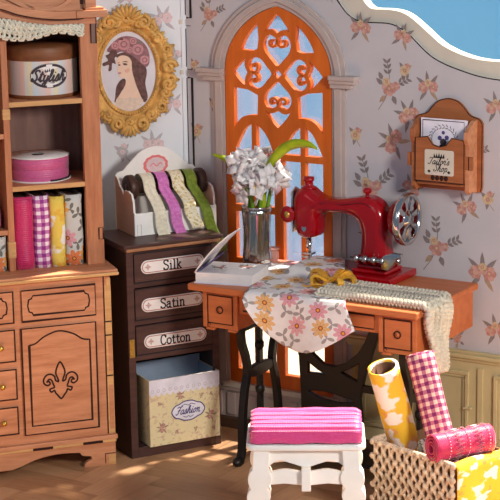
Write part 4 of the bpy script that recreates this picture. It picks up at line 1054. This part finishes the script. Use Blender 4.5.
# handwheel
WX = .108; WZ = 1.092-ZT; WR = .110
b = MB(); b.lathe([(0, -.07), (.05, -.07), (.075, -.05), (.08, -.02), (.06, -.012), (0, -.012)], 28, (WX, 0, WZ), 'x'); b.build('wheel_boss', ['red'], sm_)
b = MB()
b.lathe([(WR-.016, -.014), (WR-.006, -.018), (WR, -.012), (WR+.002, 0), (WR, .012), (WR-.006, .016), (WR-.016, .012), (WR-.018, 0), (WR-.016, -.014)], 48, (WX, 0, WZ), 'x')
b.lathe([(0, .016), (.022, .015), (.026, .008), (.038, .006), (.040, -.006), (0, -.01)], 28, (WX, 0, WZ), 'x')
for k in range(8):
    a = 2*PI*k/8+.2
    b.bar([(WX, .034*math.cos(a), WZ+.034*math.sin(a)), (WX, (WR-.012)*math.cos(a), WZ+(WR-.012)*math.sin(a))], [.016, .03], .012, (1, 0, 0))
b.build('handwheel', ['chrome'], sm_)
b = MB()
for k in range(7):
    x = -.085+k*.020; b.lathe([(0, 0), (.019 if k % 2 == 0 else .012, 0), (.019 if k % 2 == 0 else .012, .016), (0, .016)], 16, (x, -.092, .098), 'x')
b.tube([(-.11, -.092, .098), (.06, -.092, .098)], .007, 8); b.build('bobbin_winder', ['chrome'], sm_)
b = MB(); b.plate([(.062+x, .094+z) for x, z in [(-.02, -.030), (.012, -.032), (.032, -.01), (.05, .022), (.072, .03), (.07, .044), (.03, .046), (-.012, .03), (-.024, .0)]], (), -.105, -.08, 0, .004, 2); b.lathe([(0, -.012), (.016, -.01), (.016, .01), (0, .01)], 16, (.092, -.06, .098), 'y'); b.build('winder_lever', ['chrome'], sm_)

# ------------------------------------------------------------------ floral cloth over bed and table front
TOPL = [(0, .17, .07), (.25, .215, .2), (.6, .30, .42), (1, .352, .606)]
TOPR = [(0, .50, .035), (.35, .60, .22), (.6, .68, .36), (1, .815, .606)]
BOT = [(0, .356, .80), (.08, .372, .765), (.18, .415, .705), (.30, .47, .655), (.42, .53, .621), (.55, .60, .607), (.65, .655, .610), (.76, .72, .634), (.88, .79, .674), (1, .868, .728)]
def bedz(u, d): return .0345*sstep(.325, .365, u)*(1-sstep(.27, .31, d))
def drapept(s, q):
    if q < .5:
        t = q/.5; l = tab(TOPL, t); r = tab(TOPR, t); u = lerp(l[0], r[0], s); d = lerp(l[1], r[1], s)
        z = ZT+.0045+bedz(u, d)+.004*max(0, math.sin(u*33+d*19))*sstep(0, .2, t)*(1-sstep(.85, 1, t))
        d = min(d, .606)
    else:
        t = (q-.5)/.5; l = tab(TOPL, 1); r = tab(TOPR, 1); bb = tab(BOT, s)
        u = lerp(lerp(l[0], r[0], s), bb[0], t); z = lerp(ZT+.0045, bb[1], t); bow = sstep(0, .12, t)
        d = .606+.010*bow+(.010+.016*math.sin(s*9+1.))*t*1.0+.010*t
    return Rw(u, d, z)-Rw(.58, .35, 0)
b = MB()
vs = []; uv = []; ns, nt = 40, 60
for j in range(nt+1):
    for i in range(ns+1):
        p = drapept(i/ns, j/nt); vs.append(p)
        g = Matrix.Rotation(-TR, 3, 'Z')@p; uv.append((g.x+.03, (-g.y if False else g.y) + (p.z-ZT if j > nt/2 else 0)+.05))
b.add(vs, [(j*(ns+1)+i, (j+1)*(ns+1)+i, (j+1)*(ns+1)+i+1, j*(ns+1)+i+1) for j in range(nt) for i in range(ns)], 0, True, uv)
ob = b.build('floral_cloth', ['drape'], None, 0, .003); ob.location = Rw(.58, .35, 0); tag(ob, 'white cotton cloth printed with pink and orange flowers hanging over table front', 'cloth')

# gold bow
gb = thing('gold_bow', Rw(.640, .405, ZT+.011), TR, 'shiny gold foil bow lying on the floral cloth', 'bow')
b = MB()
def loop(a, l, h, wd, lift):
    pts = []
    for i in range(17):
        t = i/16; x = l*math.sin(PI*t)*(.55+.45*t if t < .5 else 1); x = l*math.sin(PI*t); z = lift+h*math.sin(2*PI*t)*.5+h*.5*math.sin(PI*t)
        pts.append((x*math.cos(a), x*math.sin(a), z))
    b.bar(pts, .012, wd, (-math.sin(a), math.cos(a), 0))
for a, l, h in ((.15, .10, .05), (PI-.35, .115, .055), (1.2, .07, .06), (PI+.6, .085, .05), (-.6, .08, .045), (.7, .085, .06)): loop(a, l, h, .026, .006)
b.build('loops', ['goldfoil'], gb, 0)
b = MB(); b.ell((0, 0, .022), (.022, .022, .018)); b.build('knot', ['goldfoil'], gb)
for a, l in ((PI-1.1, .24), (-2.0, .13), (PI-.6, .16)):
    b = MB(); b.bar([(l*t*math.cos(a+.3*math.sin(t*4)), l*t*math.sin(a+.3*math.sin(t*4)), .012+.014*abs(math.sin(t*7))) for t in [i/14 for i in range(15)]], .014, .004, (0, 0, 1)); b.build('ribbon_tail', ['goldfoil'], gb)

# crochet runner along the right half, falling over the end
def runner(s, t):
    # s along, t across (0 back .. 1 front)
    Ltop = .52; Lh = .30; q = s*(Ltop+Lh)
    if q < Ltop:
        u = lerp(.645, 1.143, q/Ltop); d = lerp(.325+.015*sstep(.0, .3, q/Ltop), .553, t); return Rw(u, d, ZT+.010), Vector((0, 0, 1))
    k = (q-Ltop)/Lh; d0 = lerp(.345, .40, k); d1 = lerp(.553, .45, k*k)
    d = lerp(d0, d1, t); z = ZT+.010-Lh*.95*k
    return Rw(1.140+.006*sstep(0, .15, k)+.006*math.sin(k*8+t*3), d, z), RD.copy()
RO = Rw(.9, .44, ZT)
b = MB(); 
def rsurf(s, t): p, n_ = runner(s, t); return p-RO, n_
chains(b, rsurf, 6, 24, .0115, .85, 0, .009, 5, .9)
b.sheet(lambda s, t: rsurf(s, t)[0]+rsurf(s, t)[1]*.0025, 60, 8, 0)
o = b.build('crochet_runner', ['knot']); o.location = RO; tag(o, 'chunky cream crochet runner along the table falling over its right end', 'table runner')

# ------------------------------------------------------------------ open book, vase, flowers, little block
bk = thing('open_book', Rw(.185, .44, ZT+.0008), TR+R(13), 'open white pattern book with flower drawings at the left end of the table', 'book')
b = MB()
def pg(x0, x1, y0, y1, z0, z1, sk, m): 
    b.add([(x0+sk*0, y0, z0), (x1, y0, z0), (x1+sk, y1, z0), (x0+sk, y1, z0), (x0, y0, z1), (x1, y0, z1), (x1+sk, y1, z1), (x0+sk, y1, z1)], [(0, 3, 2, 1), (4, 5, 6, 7), (0, 1, 5, 4), (1, 2, 6, 5), (2, 3, 7, 6), (3, 0, 4, 7)], m)
b.box(-.135, .13, -.12, .10, 0, .004, 1)
for k in range(7): b.box(-.13+.001*(k % 2), .125-.002*(k % 3), -.115-.001*(k % 2), .095, .005+k*.0055, .0095+k*.0055, 0)
b.box(-.131, .124, -.116, .096, .0435, .046, 0)
b.build('page_block', ['paper', 'lacewhite'], bk)
b = MB(); rng = random.Random(2)
c2 = MB(); cluster(c2, .045, .03, .055, .2, None, 0, rng, 1); cluster(c2, -.055, -.01, .045, .9, None, 0, rng, 0)
b.add([(x, z, .0468-y*.5) for x, y, z in c2.v], c2.f, 0); b.mi[:] = c2.mi; 
for q in range(5): b.add([(-.11+p[0], -.1+.013*q+p[1], .0466) for p in ((0, 0), (.1, .004), (.1, .006), (0, .002))], [(0, 1, 2, 3)], 3)
b.build('page_drawing', ['fpink', 'fdeep', 'ftan', 'leafg', 'leafg'], bk)
b = MB(); b.sheet(lambda s, t: Vector((-.134+.150*t-.004*math.sin(PI*t), lerp(-.116, .096, s), .044+.165*t+.008*math.sin(PI*t))), 8, 10, 0); b.build('page_and_shade', ['paper'], bk, 0, .004)
b = MB(); b.sheet(lambda s, t: Vector((-.130+.082*t, lerp(-.112, .02, s), .040+.066*t)), 8, 10, 0); b.build('page_and_shade', ['violet'], bk, 0, .003)  # violet sheet standing in for the shade beneath the lifted page

va = thing('glass_vase', Rw(.148, .185, ZT+.0008), TR, 'clear ribbed glass vase of white flowers on the table', 'vase')
b = MB(); NR = 12
pr = [(0, 0), (.056, 0), (.062, .01), (.062, .04), (.058, .08), (.057, .16), (.063, .235), (.065, .262), (.061, .262), (.058, .235), (.052, .16), (.053, .08), (.055, .035), (.05, .022), (0, .022)]
b.lathe(pr, 40)
for i, p in enumerate(b.v):
    a = math.atan2(p[1], p[0]); k = 1+.035*math.cos(a*NR)*(1 if .02 < p[2] < .25 else 0); b.v[i] = (p[0]*k, p[1]*k, p[2])
b.build('body', ['vaseglass'], va)
b = MB(); b.lathe([(.063, .258), (.066, .262), (.066, .266), (.063, .268), (.061, .264)], 40); b.build('rim', ['chrome'], va, label='silver rim')
b = MB(); b.lathe([(.058, .004), (.064, .006), (.064, .016), (.058, .018)], 40); b.build('foot_ring', ['chrome'], va)
rng = random.Random(21)
FL = [(-.055, -.02, .440, .058), (.045, -.02, .385, .062), (.01, .03, .455, .056), (-.055, .01, .375, .054), (.085, .02, .395, .052), (.0, -.055, .355, .060)]
FLAB = ['white flower leaning left at the top of the vase', 'white flower at lower right of the bouquet', 'tallest white flower at the back of the bouquet', 'white flower low on the left of the bouquet', 'white flower on the right by the curved leaf', 'white flower lowest at the front of the bouquet']
for i, (x, y, z, r_) in enumerate(FL):
    f_ = thing('white_flower', Rw(.148, .185, ZT), TR, FLAB[i], 'flower', 'white flowers in the vase')
    b = MB(); b.tube(cat([(x*.35, y*.35, .035), (x*.5, y*.5, .15), (x*.6, y*.6, .27), (x*.85, y*.85, z-.03), (x, y, z)], 4), .009, 7); b.build('stem', ['stem'], f_)
    b = MB()
    for k in range(7):
        th = math.acos(1-1.7*(k+.5)/7); ph = k*2.4+i
        dv = Vector((math.sin(th)*math.cos(ph), math.sin(th)*math.sin(ph), math.cos(th)))
        c = Vector((x, y, z))+dv*r_*.78
        # each floret: five pointed petals
        e1 = dv.orthogonal().normalized(); e2 = dv.cross(e1)
        for p in range(5):
            a = p*2*PI/5+rng.random()*.4; o_ = e1*math.cos(a)+e2*math.sin(a); sd = dv.cross(o_)
            L_p = r_*(.85+.3*rng.random())
            tipp = c+o_*L_p+dv*L_p*.25
            b.add([c, c+o_*L_p*.55+sd*L_p*.40+dv*.006, tipp, c+o_*L_p*.55-sd*L_p*.40+dv*.006], [(0, 1, 2, 3)], 1 if (k+p) % 9 == 0 else 0, True)
        b.ell(c, (r_*.16,)*3, 2 if k == 3 else 0, None, 6)
    b.build('bloom', ['petal', 'petal2', 'lemon'], f_, 0, .0015)
for nm, pts, wd, lab in (('r', [(.02, 0, .2), (.05, -.005, .40), (.085, -.01, .47), (.14, -.01, .525), (.20, -.01, .553), (.27, -.015, .555), (.312, -.02, .540)], [.016, .02, .03, .036, .034, .024, .003], 'long lime green leaf arching right from the vase'),
                     ('l', [(-.02, 0, .2), (-.05, -.01, .38), (-.10, -.015, .44), (-.15, -.02, .463), (-.212, -.02, .478)], [.014, .018, .026, .02, .003], 'short pointed green leaf reaching left from the vase')):
    b = MB(); P = cat(pts, 5); ws = []
    for i in range(len(P)):
        q_ = i/(len(P)-1)*(len(wd)-1); k0 = min(int(q_), len(wd)-2); ws.append(lerp(wd[k0], wd[k0+1], q_-k0))
    vs = []
    for i, p in enumerate(P):
        d = (Vector(P[min(i+1, len(P)-1)])-Vector(P[max(i-1, 0)])).normalized(); sd = d.cross(Vector((0, -1, .0))).normalized()
        vs += [Vector(p)+sd*ws[i]*.6+Vector((0, .01, 0)), Vector(p)+Vector((0, -.006, 0)), Vector(p)-sd*ws[i]*.6+Vector((0, .006, 0))]
    b.add(vs, [f for i in range(len(P)-1) for f in ((3*i, 3*i+1, 3*i+4, 3*i+3), (3*i+1, 3*i+2, 3*i+5, 3*i+4))], 0, True)
    o = b.build('long_leaf', ['leaf'], None, 0, .003); place(o, Rw(.148, .185, ZT), TR); tag(o, lab, 'leaf')
th_ = thing('thread_spool', Rw(.172, .098, ZT+.001), TR, 'small dusky pink thread spool beside the vase', 'thread spool')
b = MB(); b.lathe([(.024, .008), (.030, .02), (.030, .044), (.024, .056)], 20); b.build('thread', ['fdeep'], th_)
b = MB(); b.lathe([(0, 0), (.032, 0), (.032, .008), (0, .008)], 20); b.build('flange', ['fdeep'], th_)
b = MB(); b.lathe([(0, .056), (.032, .056), (.032, .063), (0, .064)], 20); b.build('flange', ['fdeep'], th_)

# ------------------------------------------------------------------ wall pocket
wp = thing('wall_pocket', Rw(.98, 0, 1.205), TR, "brown wooden letter pocket reading Tailor's Shop on the rose wallpaper", 'letter holder')
b = MB(); bp = [(-.155, .02), (-.15, 0), (.15, 0), (.155, .02), (.155, .285)]+cat([(.155, .285), (.14, .305), (.10, .318), (.075, .345), (.045, .372), (0, .383), (-.045, .372), (-.075, .345), (-.10, .318), (-.14, .305), (-.155, .285)], 4)[1:]
b.plate(bp, (), -.014, -.0012, 0, .001, 1); b.line([(x*.985, .004+z*.985) for x, z in bp[2:-2]], .004, -.0146, 1); b.build('back_board', ['oak_shaded', 'burn'], wp)
for sg in (1, -1):
    b = MB(); b.plate([(-.014, .0), (-.035, 0), (-.055, .008), (-.075, .0), (-.092, .02), (-.092, .20), (-.11, .23), (-.106, .26), (-.07, .285), (-.04, .30), (-.014, .30)], (), sg*.122-.009, sg*.122+.009, 0, .001, 1, 'yz'); b.build('side_board', ['oak' if sg == 1 else 'oak_shaded'], wp)  # right board keeps the lit tone, left one has the shade in its colour
b = MB(); fp = [(-.112, .045), (.112, .045), (.112, .225), (.055, .232), (.042, .215), (.03, .20), (0, .192), (-.03, .20), (-.042, .215), (-.055, .232), (-.112, .225)]
b.plate(fp, (), -.098, -.086, 0, .001, 1)
for z in (.085,): b.box(-.148, -.112, -.096, -.086, z+.02, z+.075); b.box(.112, .148, -.096, -.086, z+.02, z+.075)
b.line([(-.131, .105), (-.131, .16)], .004, -.0968, 1); b.line([(.131, .105), (.131, .16)], .004, -.0968, 1)
b.line([(x*.99, z) for x, z in fp], .004, -.0986, 1, True)
for x in (-.03, -.01, .01, .03): b.ell((x, -.098, .062), (.010, .003, .012), 1, None, 8)
b.box(-.11, .11, -.086, -.014, .03, .04); b.build('front_board', ['oak_shaded', 'burn'], wp)
b = MB(); b.plate(arc(.058, .082, .008, 270, 360, 3)+arc(.058, .172, .008, 0, 90, 3)+arc(-.058, .172, .008, 90, 180, 3)+arc(-.058, .082, .008, 180, 270, 3), (), -.1015, -.0985, 0)
letter(b, "Tailor's", SCRIPT, .028, 0, .131, -.1022, .0030, 1, .3, 1.15); letter(b, 'Shop', SCRIPT, .028, .008, .102, -.1022, .0030, 1, .3, 1.15)
for k in (-2, -1, 0, 1, 2): b.poly([(k*.010-.005, .150), (k*.010+.005, .150), (k*.0115, .166+.004*(k == 0))], -.1022, 1)
b.poly([(-.025, .146), (.025, .146), (.025, .151), (-.025, .151)], -.1022, 1)
for x in (-.045, .045): b.poly([(x, .082), (x+.008, .089), (x, .096), (x-.008, .089)], -.1022, 1)
b.line([(-.03, .080), (.03, .080)], .004, -.1022, 2)
b.build('name_label', ['cream', 'ink', 'pinkpale'], wp, label='cream label with crown and script lettering')
cd = thing('card', Rw(.98, .06, 1.2465), TR, 'white card with dark floral wreath print tucked in the wall pocket', 'card')
for k, (dx, dz, y) in enumerate(((0, 0, 0), (.003, -.003, .008))):
    b = MB(); b.box(-.102+dx, .102+dx, -.002+y, .002+y, 0, .262+dz, 0)
    if k == 0:
        b.line([(-.094, .15), (-.094, .254), (.094, .254), (.094, .15)], .003, -.0026, 1)
        for i in range(14):
            a = R(-10+i*200/13); x, z = .055*math.cos(a), .178+.048*math.sin(a)
            for sg in (-.6, .6): b.poly([(x+.004*math.cos(a+q_)*1.0+.016*math.cos(a+PI/2+sg)*t_, z+.004*math.sin(a+q_)+.016*math.sin(a+PI/2+sg)*t_) for q_, t_ in ((0, 0), (1, .6), (0, 1.2), (-1, .6))], -.0027, 1)
        for x, z, r_ in ((0, .165, .016), (-.016, .182, .010), (.016, .185, .010), (0, .205, .008)): b.poly([(x+r_*math.cos(q_), z+r_*math.sin(q_)) for q_ in [i*PI/4 for i in range(8)]], -.0028-.0001*r_*100, 1 if r_ > .01 else 2)
        b.poly([(x, z) for x, z in arc(0, .14, .02, 0, 360, 12)[:-1]], -.0029, 3)
    b.build('sheet', ['lacewhite', 'grey', 'violet', 'ink'], cd)

# ------------------------------------------------------------------ stool and folded satin
SO = Vector((.196, 6.72, 0)); TS = R(-2)
st = thing('stool', SO, TS, 'white painted wooden stool with scalloped legs in front of the table', 'stool')
SZ = .50; SW = .218
b = MB(); rr = .03
rect = arc(SW-rr, -.145+rr, rr, -90, 0, 5)+arc(SW-rr, .145-rr, rr, 0, 90, 5)+arc(-SW+rr, .145-rr, rr, 90, 180, 5)+arc(-SW+rr, -.145+rr, rr, 180, 270, 5)
b.plate(rect, (), SZ-.022, SZ, 0, .006, 3, 'xy'); b.build('seat', ['white'], st)
for y in (-.118, .106):
    b = MB(); low = cat([(-.14, SZ-.09), (-.10, SZ-.066), (-.05, SZ-.078), (0, SZ-.092), (.05, SZ-.078), (.10, SZ-.066), (.14, SZ-.09)], 4)
    b.plate([(.17, SZ-.022), (-.17, SZ-.022), (-.17, SZ-.085)]+low+[(.17, SZ-.085)], (), y, y+.012, 0, .001, 1); b.build('apron', ['white'], st)
for x in (-.165, .153):
    b = MB(); b.plate([(-.11, SZ-.022), (.11, SZ-.022), (.11, SZ-.08), (.05, SZ-.06), (0, SZ-.075), (-.05, SZ-.06), (-.11, SZ-.08)], (), x, x+.012, 0, .001, 1, 'yz'); b.build('apron', ['white'], st)
def legprof():
    z = SZ-.022; out = [(.030, z), (.030, z-.075)]
    for zc, hh in ((z-.11, .075), (z-.178, .06), (z-.25, .075), (z-.325, .07)):
        for i in range(1, 8): t = i/8; out.append((.032+.012*math.sin(PI*t), zc+hh/2-hh*t))
        out.append((.031, zc-hh/2))
    out += [(.034, .06), (.042, .03), (.040, 0.0)]
    return out
for sx in (-1, 1):
    for y in (-.122, .122):
        pr = legprof(); b = MB()
        cxz = lambda z: sx*(.160+.035*(SZ-z)/SZ)
        o_ = [(cxz(z)+r_, z) for r_, z in pr]+[(cxz(z)-r_, z) for r_, z in pr[::-1]]
        b.plate(o_, (), y-.016, y+.016, 0, .003, 1); b.build('leg', ['white'], st)
for y in (-.122, .122):
    b = MB(); up = cat([(-.15, .385), (-.08, .402), (0, .392), (.08, .402), (.15, .385)], 4); b.plate([(-.15, .342), (-.08, .348), (0, .34), (.08, .348), (.15, .342), ]+up[::-1], (), y-.008+(.004), y+.008+.004, 0, .001, 1); b.build('stretcher', ['white'], st)
b = MB(); b.box(-.017, .017, -.150, .134, .325, .405); b.build('stretcher', ['white'], st, .003)
cl = thing('folded_satin', SO+Vector((0, -.02, SZ+.0006)), TS, 'pink pleated satin cushion folded on the white stool', 'cushion')
b = MB()
pts = [(-.1155, .004), (-.121, .012), (-.122, .046), (-.119, .054)]
for k in range(5):
    y0 = -.116+k*.046; pts += [(y0, .056+.001*k), (y0+.010, .068+.001*k), (y0+.032, .069+.001*k), (y0+.044, .058+.001*k)]
pts += [(.118, .06), (.12, .01), (.115, .003)]
P = cat(pts, 5)
L = [0]
for a, c_ in zip(P, P[1:]): L.append(L[-1]+math.hypot(a[0]-c_[0], a[1]-c_[1]))
NX = 30; vs = []; uv = []; HX = .203
for i in range(NX+1):
    s = i/NX; x = lerp(-HX, HX, s); e = min(s, 1-s); k = 1-.10*(1-sstep(0, .05, e))
    for j, (y, z) in enumerate(P):
        wob = .004*noise.noise(Vector((x*14, L[j]*40, 0)))
        vs.append((x+.003*math.sin(j*.9)*(1 if s in (0, 1) else 0), y*k+wob, z*k+wob*.6)); uv.append((x, L[j]))
m = len(P); fs = [(i*m+j, (i+1)*m+j, (i+1)*m+j+1, i*m+j+1) for i in range(NX) for j in range(m-1)]
fs += [tuple(range(m)), tuple(NX*m+j for j in range(m))[::-1], tuple([i*m for i in range(NX+1)]+[i*m+m-1 for i in range(NX, -1, -1)])]
b.add(vs, fs, 0, True, uv); b.build('satin_cover', ['satin'], cl)
b = MB()
for (y, z) in ((-.1195, .050), (-.108, .064), (-.062, .065), (-.016, .066), (.030, .067)):
    for i in range(64):
        x = -HX+.008+i*(2*HX-.016)/63; b.ell((x, y-.002, z+.0035), (.0026, .002, .002), 0, None, 5)
o = b.build('stitching', ['stitch'], cl, label='pale pink running stitches'); o['kind'] = 'stuff'

# ------------------------------------------------------------------ basket with fabric rolls
BC = Vector((.758, 6.775, 0)); TB = R(-48)     # front corner of the basket; x axis runs along the crochet face
BL, BWd, BH = .42, .31, .34
bs = thing('basket', BC, TB, 'tan box basket wrapped in beige crochet lace, full of fabric rolls', 'basket')
def Bw(x, y, z=0): return BC+Vector((math.cos(TB)*x-math.sin(TB)*y, math.sin(TB)*x+math.cos(TB)*y, z))
b = MB(); t_ = .010
b.box(-BL, 0, 0, t_, 0, BH-.01); b.box(-BL, 0, BWd-t_, BWd, 0, BH-.01); b.box(-BL, -BL+t_, t_, BWd-t_, 0, BH-.01); b.box(-t_, 0, t_, BWd-t_, 0, BH-.01); b.box(-BL, 0, 0, BWd, 0, .01)
b.build('box', ['tan'], bs, .002)
b = MB()
def bsurf(s, t):
    # wraps crochet face then the left end
    q = s*(BL+.14); z = BH+.004-t*.235+.008*math.sin(s*26)*t
    if q < .14: return Vector((-BL-.004, .14-q, z)), Vector((-1, 0, 0))
    x = -BL+(q-.14); return Vector((x, -.004, z)), Vector((0, -1, 0))
rng = random.Random(31); NWV = 7; NRW = 4
chains(b, bsurf, NRW, NWV, .0080, .52, 0, .006, 6)
for k in range(NRW+1):
    for i in range(2*NWV+1):
        s_ = (i+.5)/(2*NWV) if i < 2*NWV else 1.; p, n_ = bsurf(min(1, s_), k/NRW)
        b.ell(p+n_*.010, (.013+.003*rng.random(), .011, .012), 0, Matrix.Rotation(rng.random()*3, 3, 'Y'), 7)
        if k < NRW and i < 2*NWV:
            p, n_ = bsurf(i/(2*NWV), (k+.5)/NRW); b.ell(p+n_*.008, (.010, .009, .008), 0, Matrix.Rotation(rng.random()*3, 3, 'Y'), 7)
for i in range(40): p, n_ = bsurf((i+.5)/40, 0); b.ell(p+n_*.006+Vector((0, 0, .004)), (.011, .011, .010), 0, None, 6)
b.build('crochet_cover', ['jute'], bs)

def roll(name, base, top, r0, r1, mat, label, core=True, squash=1., open_=True, turns=2.6, gap=.012, face=None, cat_='fabric roll'):
    """cloth rolled round a card tube between two points"""
    base = Vector(base); top = Vector(top); ax = top-base; L = ax.length; ax.normalize()
    t = thing(name, base, 0, label, cat_, 'fabric rolls in the crochet basket')
    e1 = (Vector(face)-ax*ax.dot(Vector(face))).normalized() if face else ax.orthogonal().normalized(); e2 = ax.cross(e1)
    b = MB(); n = int(turns*28); vs = []; uv = []; sec = []; acc = 0; pv = None
    for i in range(n+1):
        a = 2*PI*turns*i/n; r = lerp(r1, r0, i/n); p = (r*math.cos(a), r*squash*math.sin(a)); 
        if pv: acc += math.hypot(p[0]-pv[0], p[1]-pv[1])
        pv = p; sec.append((p, acc))
    ny = 16
    for (p, c_) in sec:
        for j in range(ny+1):
            h = L*j/ny; k = 1+.015*math.sin(h*22+c_*3)
            vs.append(ax*h+(e1*p[0]+e2*p[1])*k); uv.append((c_, h))
    b.add(vs, [(i*(ny+1)+j, (i+1)*(ny+1)+j, (i+1)*(ny+1)+j+1, i*(ny+1)+j+1) for i in range(n) for j in range(ny)], 0, True, uv)
    b.build('fabric', [mat, 'paper'], t, 0, .005)
    if core:
        b = MB(); q_ = ax.to_track_quat('Z', 'Y').to_matrix()
        b.lathe([(r1*.94, .01), (r1*.94, L-.008), (r1*.80, L-.008), (r1*.80, .02), (0, .02)], 24); b.v = [tuple(q_@Vector(v_)) for v_ in b.v]; b.build('core', ['core'], t)
    return t, e1, e2, ax, L
# yellow roll leaning back-left
YB = Vector((.632, 7.196, .17)); YT = Vector((.508, 7.085, .643))
roll('fabric_roll', YB, YT, .062, .052, 'yellow', 'yellow and white flowered fabric roll standing open-ended in the basket', True, 1., turns=1.7, face=(0, -1, 0))
b = MB(); axy = (YT-YB).normalized(); e1 = axy.orthogonal().normalized(); e2 = axy.cross(e1)
# gingham roll, soft closed top
t, e1, e2, ax, L = roll('fabric_roll', (.78, 6.875, .12), (.649, 7.1, .689), .057, .03, 'gingham2', 'plum gingham fabric roll standing at the back of the basket', False, .8, turns=2.2, face=(1, -.3, 0))
b = MB(); c_ = ax*(L-.004)
vs = [c_+ax*.010]; uv = [(0, L)]
for k, rr_ in ((.7, .008), (.97, 0.)):
    for i in range(24):
        a = 2*PI*i/24; vs.append(c_+ax*rr_+e1*.058*k*math.cos(a)+e2*.8*.058*k*math.sin(a)); uv.append((.058*k*math.cos(a), .058*k*math.sin(a)))
b.add(vs, [(0, 1+i, 1+(i+1) % 24) for i in range(24)]+[(1+i, 25+i, 25+(i+1) % 24, 1+(i+1) % 24) for i in range(24)], 0, True, uv); b.build('folded_end', ['gingham2'], t)
# magenta roll lying across the rim
MG0 = Vector((.672, 6.833, .392)); MG1 = Vector((.906, 6.962, .392))
t, e1, e2, ax, L = roll('fabric_roll', MG0, MG1, .056, .016, 'magenta', 'magenta fabric roll with white stitched zigzags lying across the basket', False, .82, turns=3.4, face=(0, 0, 1))
b = MB()
def onroll(a, h, r=.0590): return ax*h+e1*r*math.cos(a)+e2*r*.82*math.sin(a)
for h in (.22, .55, .9):
    for i in range(30):
        a = 2*PI*i/30; p = onroll(a, L*h); b.ell(p, (.0026, .0026, .0026), 0, None, 5)
for h in (.38, .73):
    for sg in (0, 1): b.tube([onroll(2*PI*i/44, L*h+.014*(1 if i % 2 else -1)+.012*sg-.006) for i in range(44)], .0011, 4, 0, True)
b.build('stitching', ['stitch'], t, label='white stitched zigzags and dots')
# grey flowered pieces tucked beneath
roll('fabric_roll', Bw(-.205, .035, BH+.006), Bw(-.15, .24, BH+.02), .042, .02, 'greyfl', 'pale grey flowered fabric roll tucked behind the magenta roll', False, .75, turns=2.2, face=(0, 0, 1))
# yellow cloth over the right-hand rim
def ycl(s, t):
    y = lerp(-.006, BWd+.04, s); q = .085+t*.44; w_ = .004*math.sin(s*11)*t
    if q < .10: p = Vector((-.10+q, y, BH+.004+.006*math.sin(s*6)))
    elif q < .13: a = (q-.10)/.03*PI/2; p = Vector((.0+.014*math.sin(a), y, BH+.004-.014+.014*math.cos(a)+.006*math.sin(s*6)*(1-a/2)))
    else: p = Vector((.016+.02*math.sin(t*3)*s*t+w_, y, BH-.010-(q-.13)*.80))
    return p
b = MB(); b.sheet(ycl, 24, 40, 0, .36, .55); o = b.build('yellow_cloth', ['yellow'], None, 0, .004); place(o, BC, TB); tag(o, 'yellow and white flowered cloth draped over the right rim of the basket', 'cloth')

# ------------------------------------------------------------------ surroundings
b = MB(); b.box(-6, 6, 3.2, 3.25, -.05, 1.9); o = b.build('wall_back', ['backdrop']); struct(o, (0, 8, 0)); tag(o, 'plain blue backdrop behind the room', 'backdrop', None, 'structure')
b = MB(); b.box(-6, 6, -.9, 3.2, -.05, -.004); o = b.build('ground', ['sand']); struct(o, (0, 8, 0)); tag(o, 'cream ground outside the room', 'ground', None, 'structure')

# ------------------------------------------------------------------ light
def sun(dirv, e, col, ang):
    l = bpy.data.lights.new('sun', 'SUN'); l.energy = e; l.color = col; l.angle = R(ang); o = bpy.data.objects.new('sun', l); COL.objects.link(o)
    o.rotation_euler = Vector(dirv).to_track_quat('Z', 'Y').to_euler(); o.location = (3, 12, 8)
hd = (-RN*1.+RD*.36).normalized(); el = R(56)
sun((hd.x*math.cos(el), hd.y*math.cos(el), math.sin(el)), 15.0, (1, .87, .70), 2.0)
def area(loc, tgt, e, size, col):
    l = bpy.data.lights.new('softbox', 'AREA'); l.energy = e; l.size = size; l.color = col; o = bpy.data.objects.new('softbox', l); COL.objects.link(o)
    o.location = loc; o.rotation_euler = (Vector(loc)-Vector(tgt)).to_track_quat('Z', 'Y').to_euler()
area((3.0, 2.6, 3.2), (-.3, 8, .9), 215, 1.0, (1, .94, .87))
area((-2.5, 2.0, 4.0), (.2, 8.5, 1.0), 28, 3.0, (.9, .95, 1))
wd = bpy.data.worlds.new('sky'); sc.world = wd; wd.use_nodes = True
bg = wd.node_tree.nodes['Background']; bg.inputs[0].default_value = (.62, .76, 1, 1); bg.inputs[1].default_value = .22

# ------------------------------------------------------------------ camera
cam = bpy.data.cameras.new('camera'); cam.lens = 1900/500*36; cam.sensor_width = 36; cam.clip_end = 60
co = bpy.data.objects.new('camera', cam); COL.objects.link(co)
p, ro = R(12.75), R(.94)
r0 = Vector((1, 0, 0)); d0 = Vector((0, -math.sin(p), -math.cos(p))); f0 = Vector((0, math.cos(p), -math.sin(p)))
r2 = r0*math.cos(ro)+d0*math.sin(ro); d2 = -r0*math.sin(ro)+d0*math.cos(ro)
m = Matrix((r2, -d2, -f0)).transposed().to_4x4(); m.translation = (0, 0, 2.72); co.matrix_world = m
sc.camera = co
vs_ = sc.view_settings; vs_.view_transform = 'Standard'; vs_.look = 'None'; vs_.exposure = 0.12; vs_.gamma = 1; vs_.use_curve_mapping = False
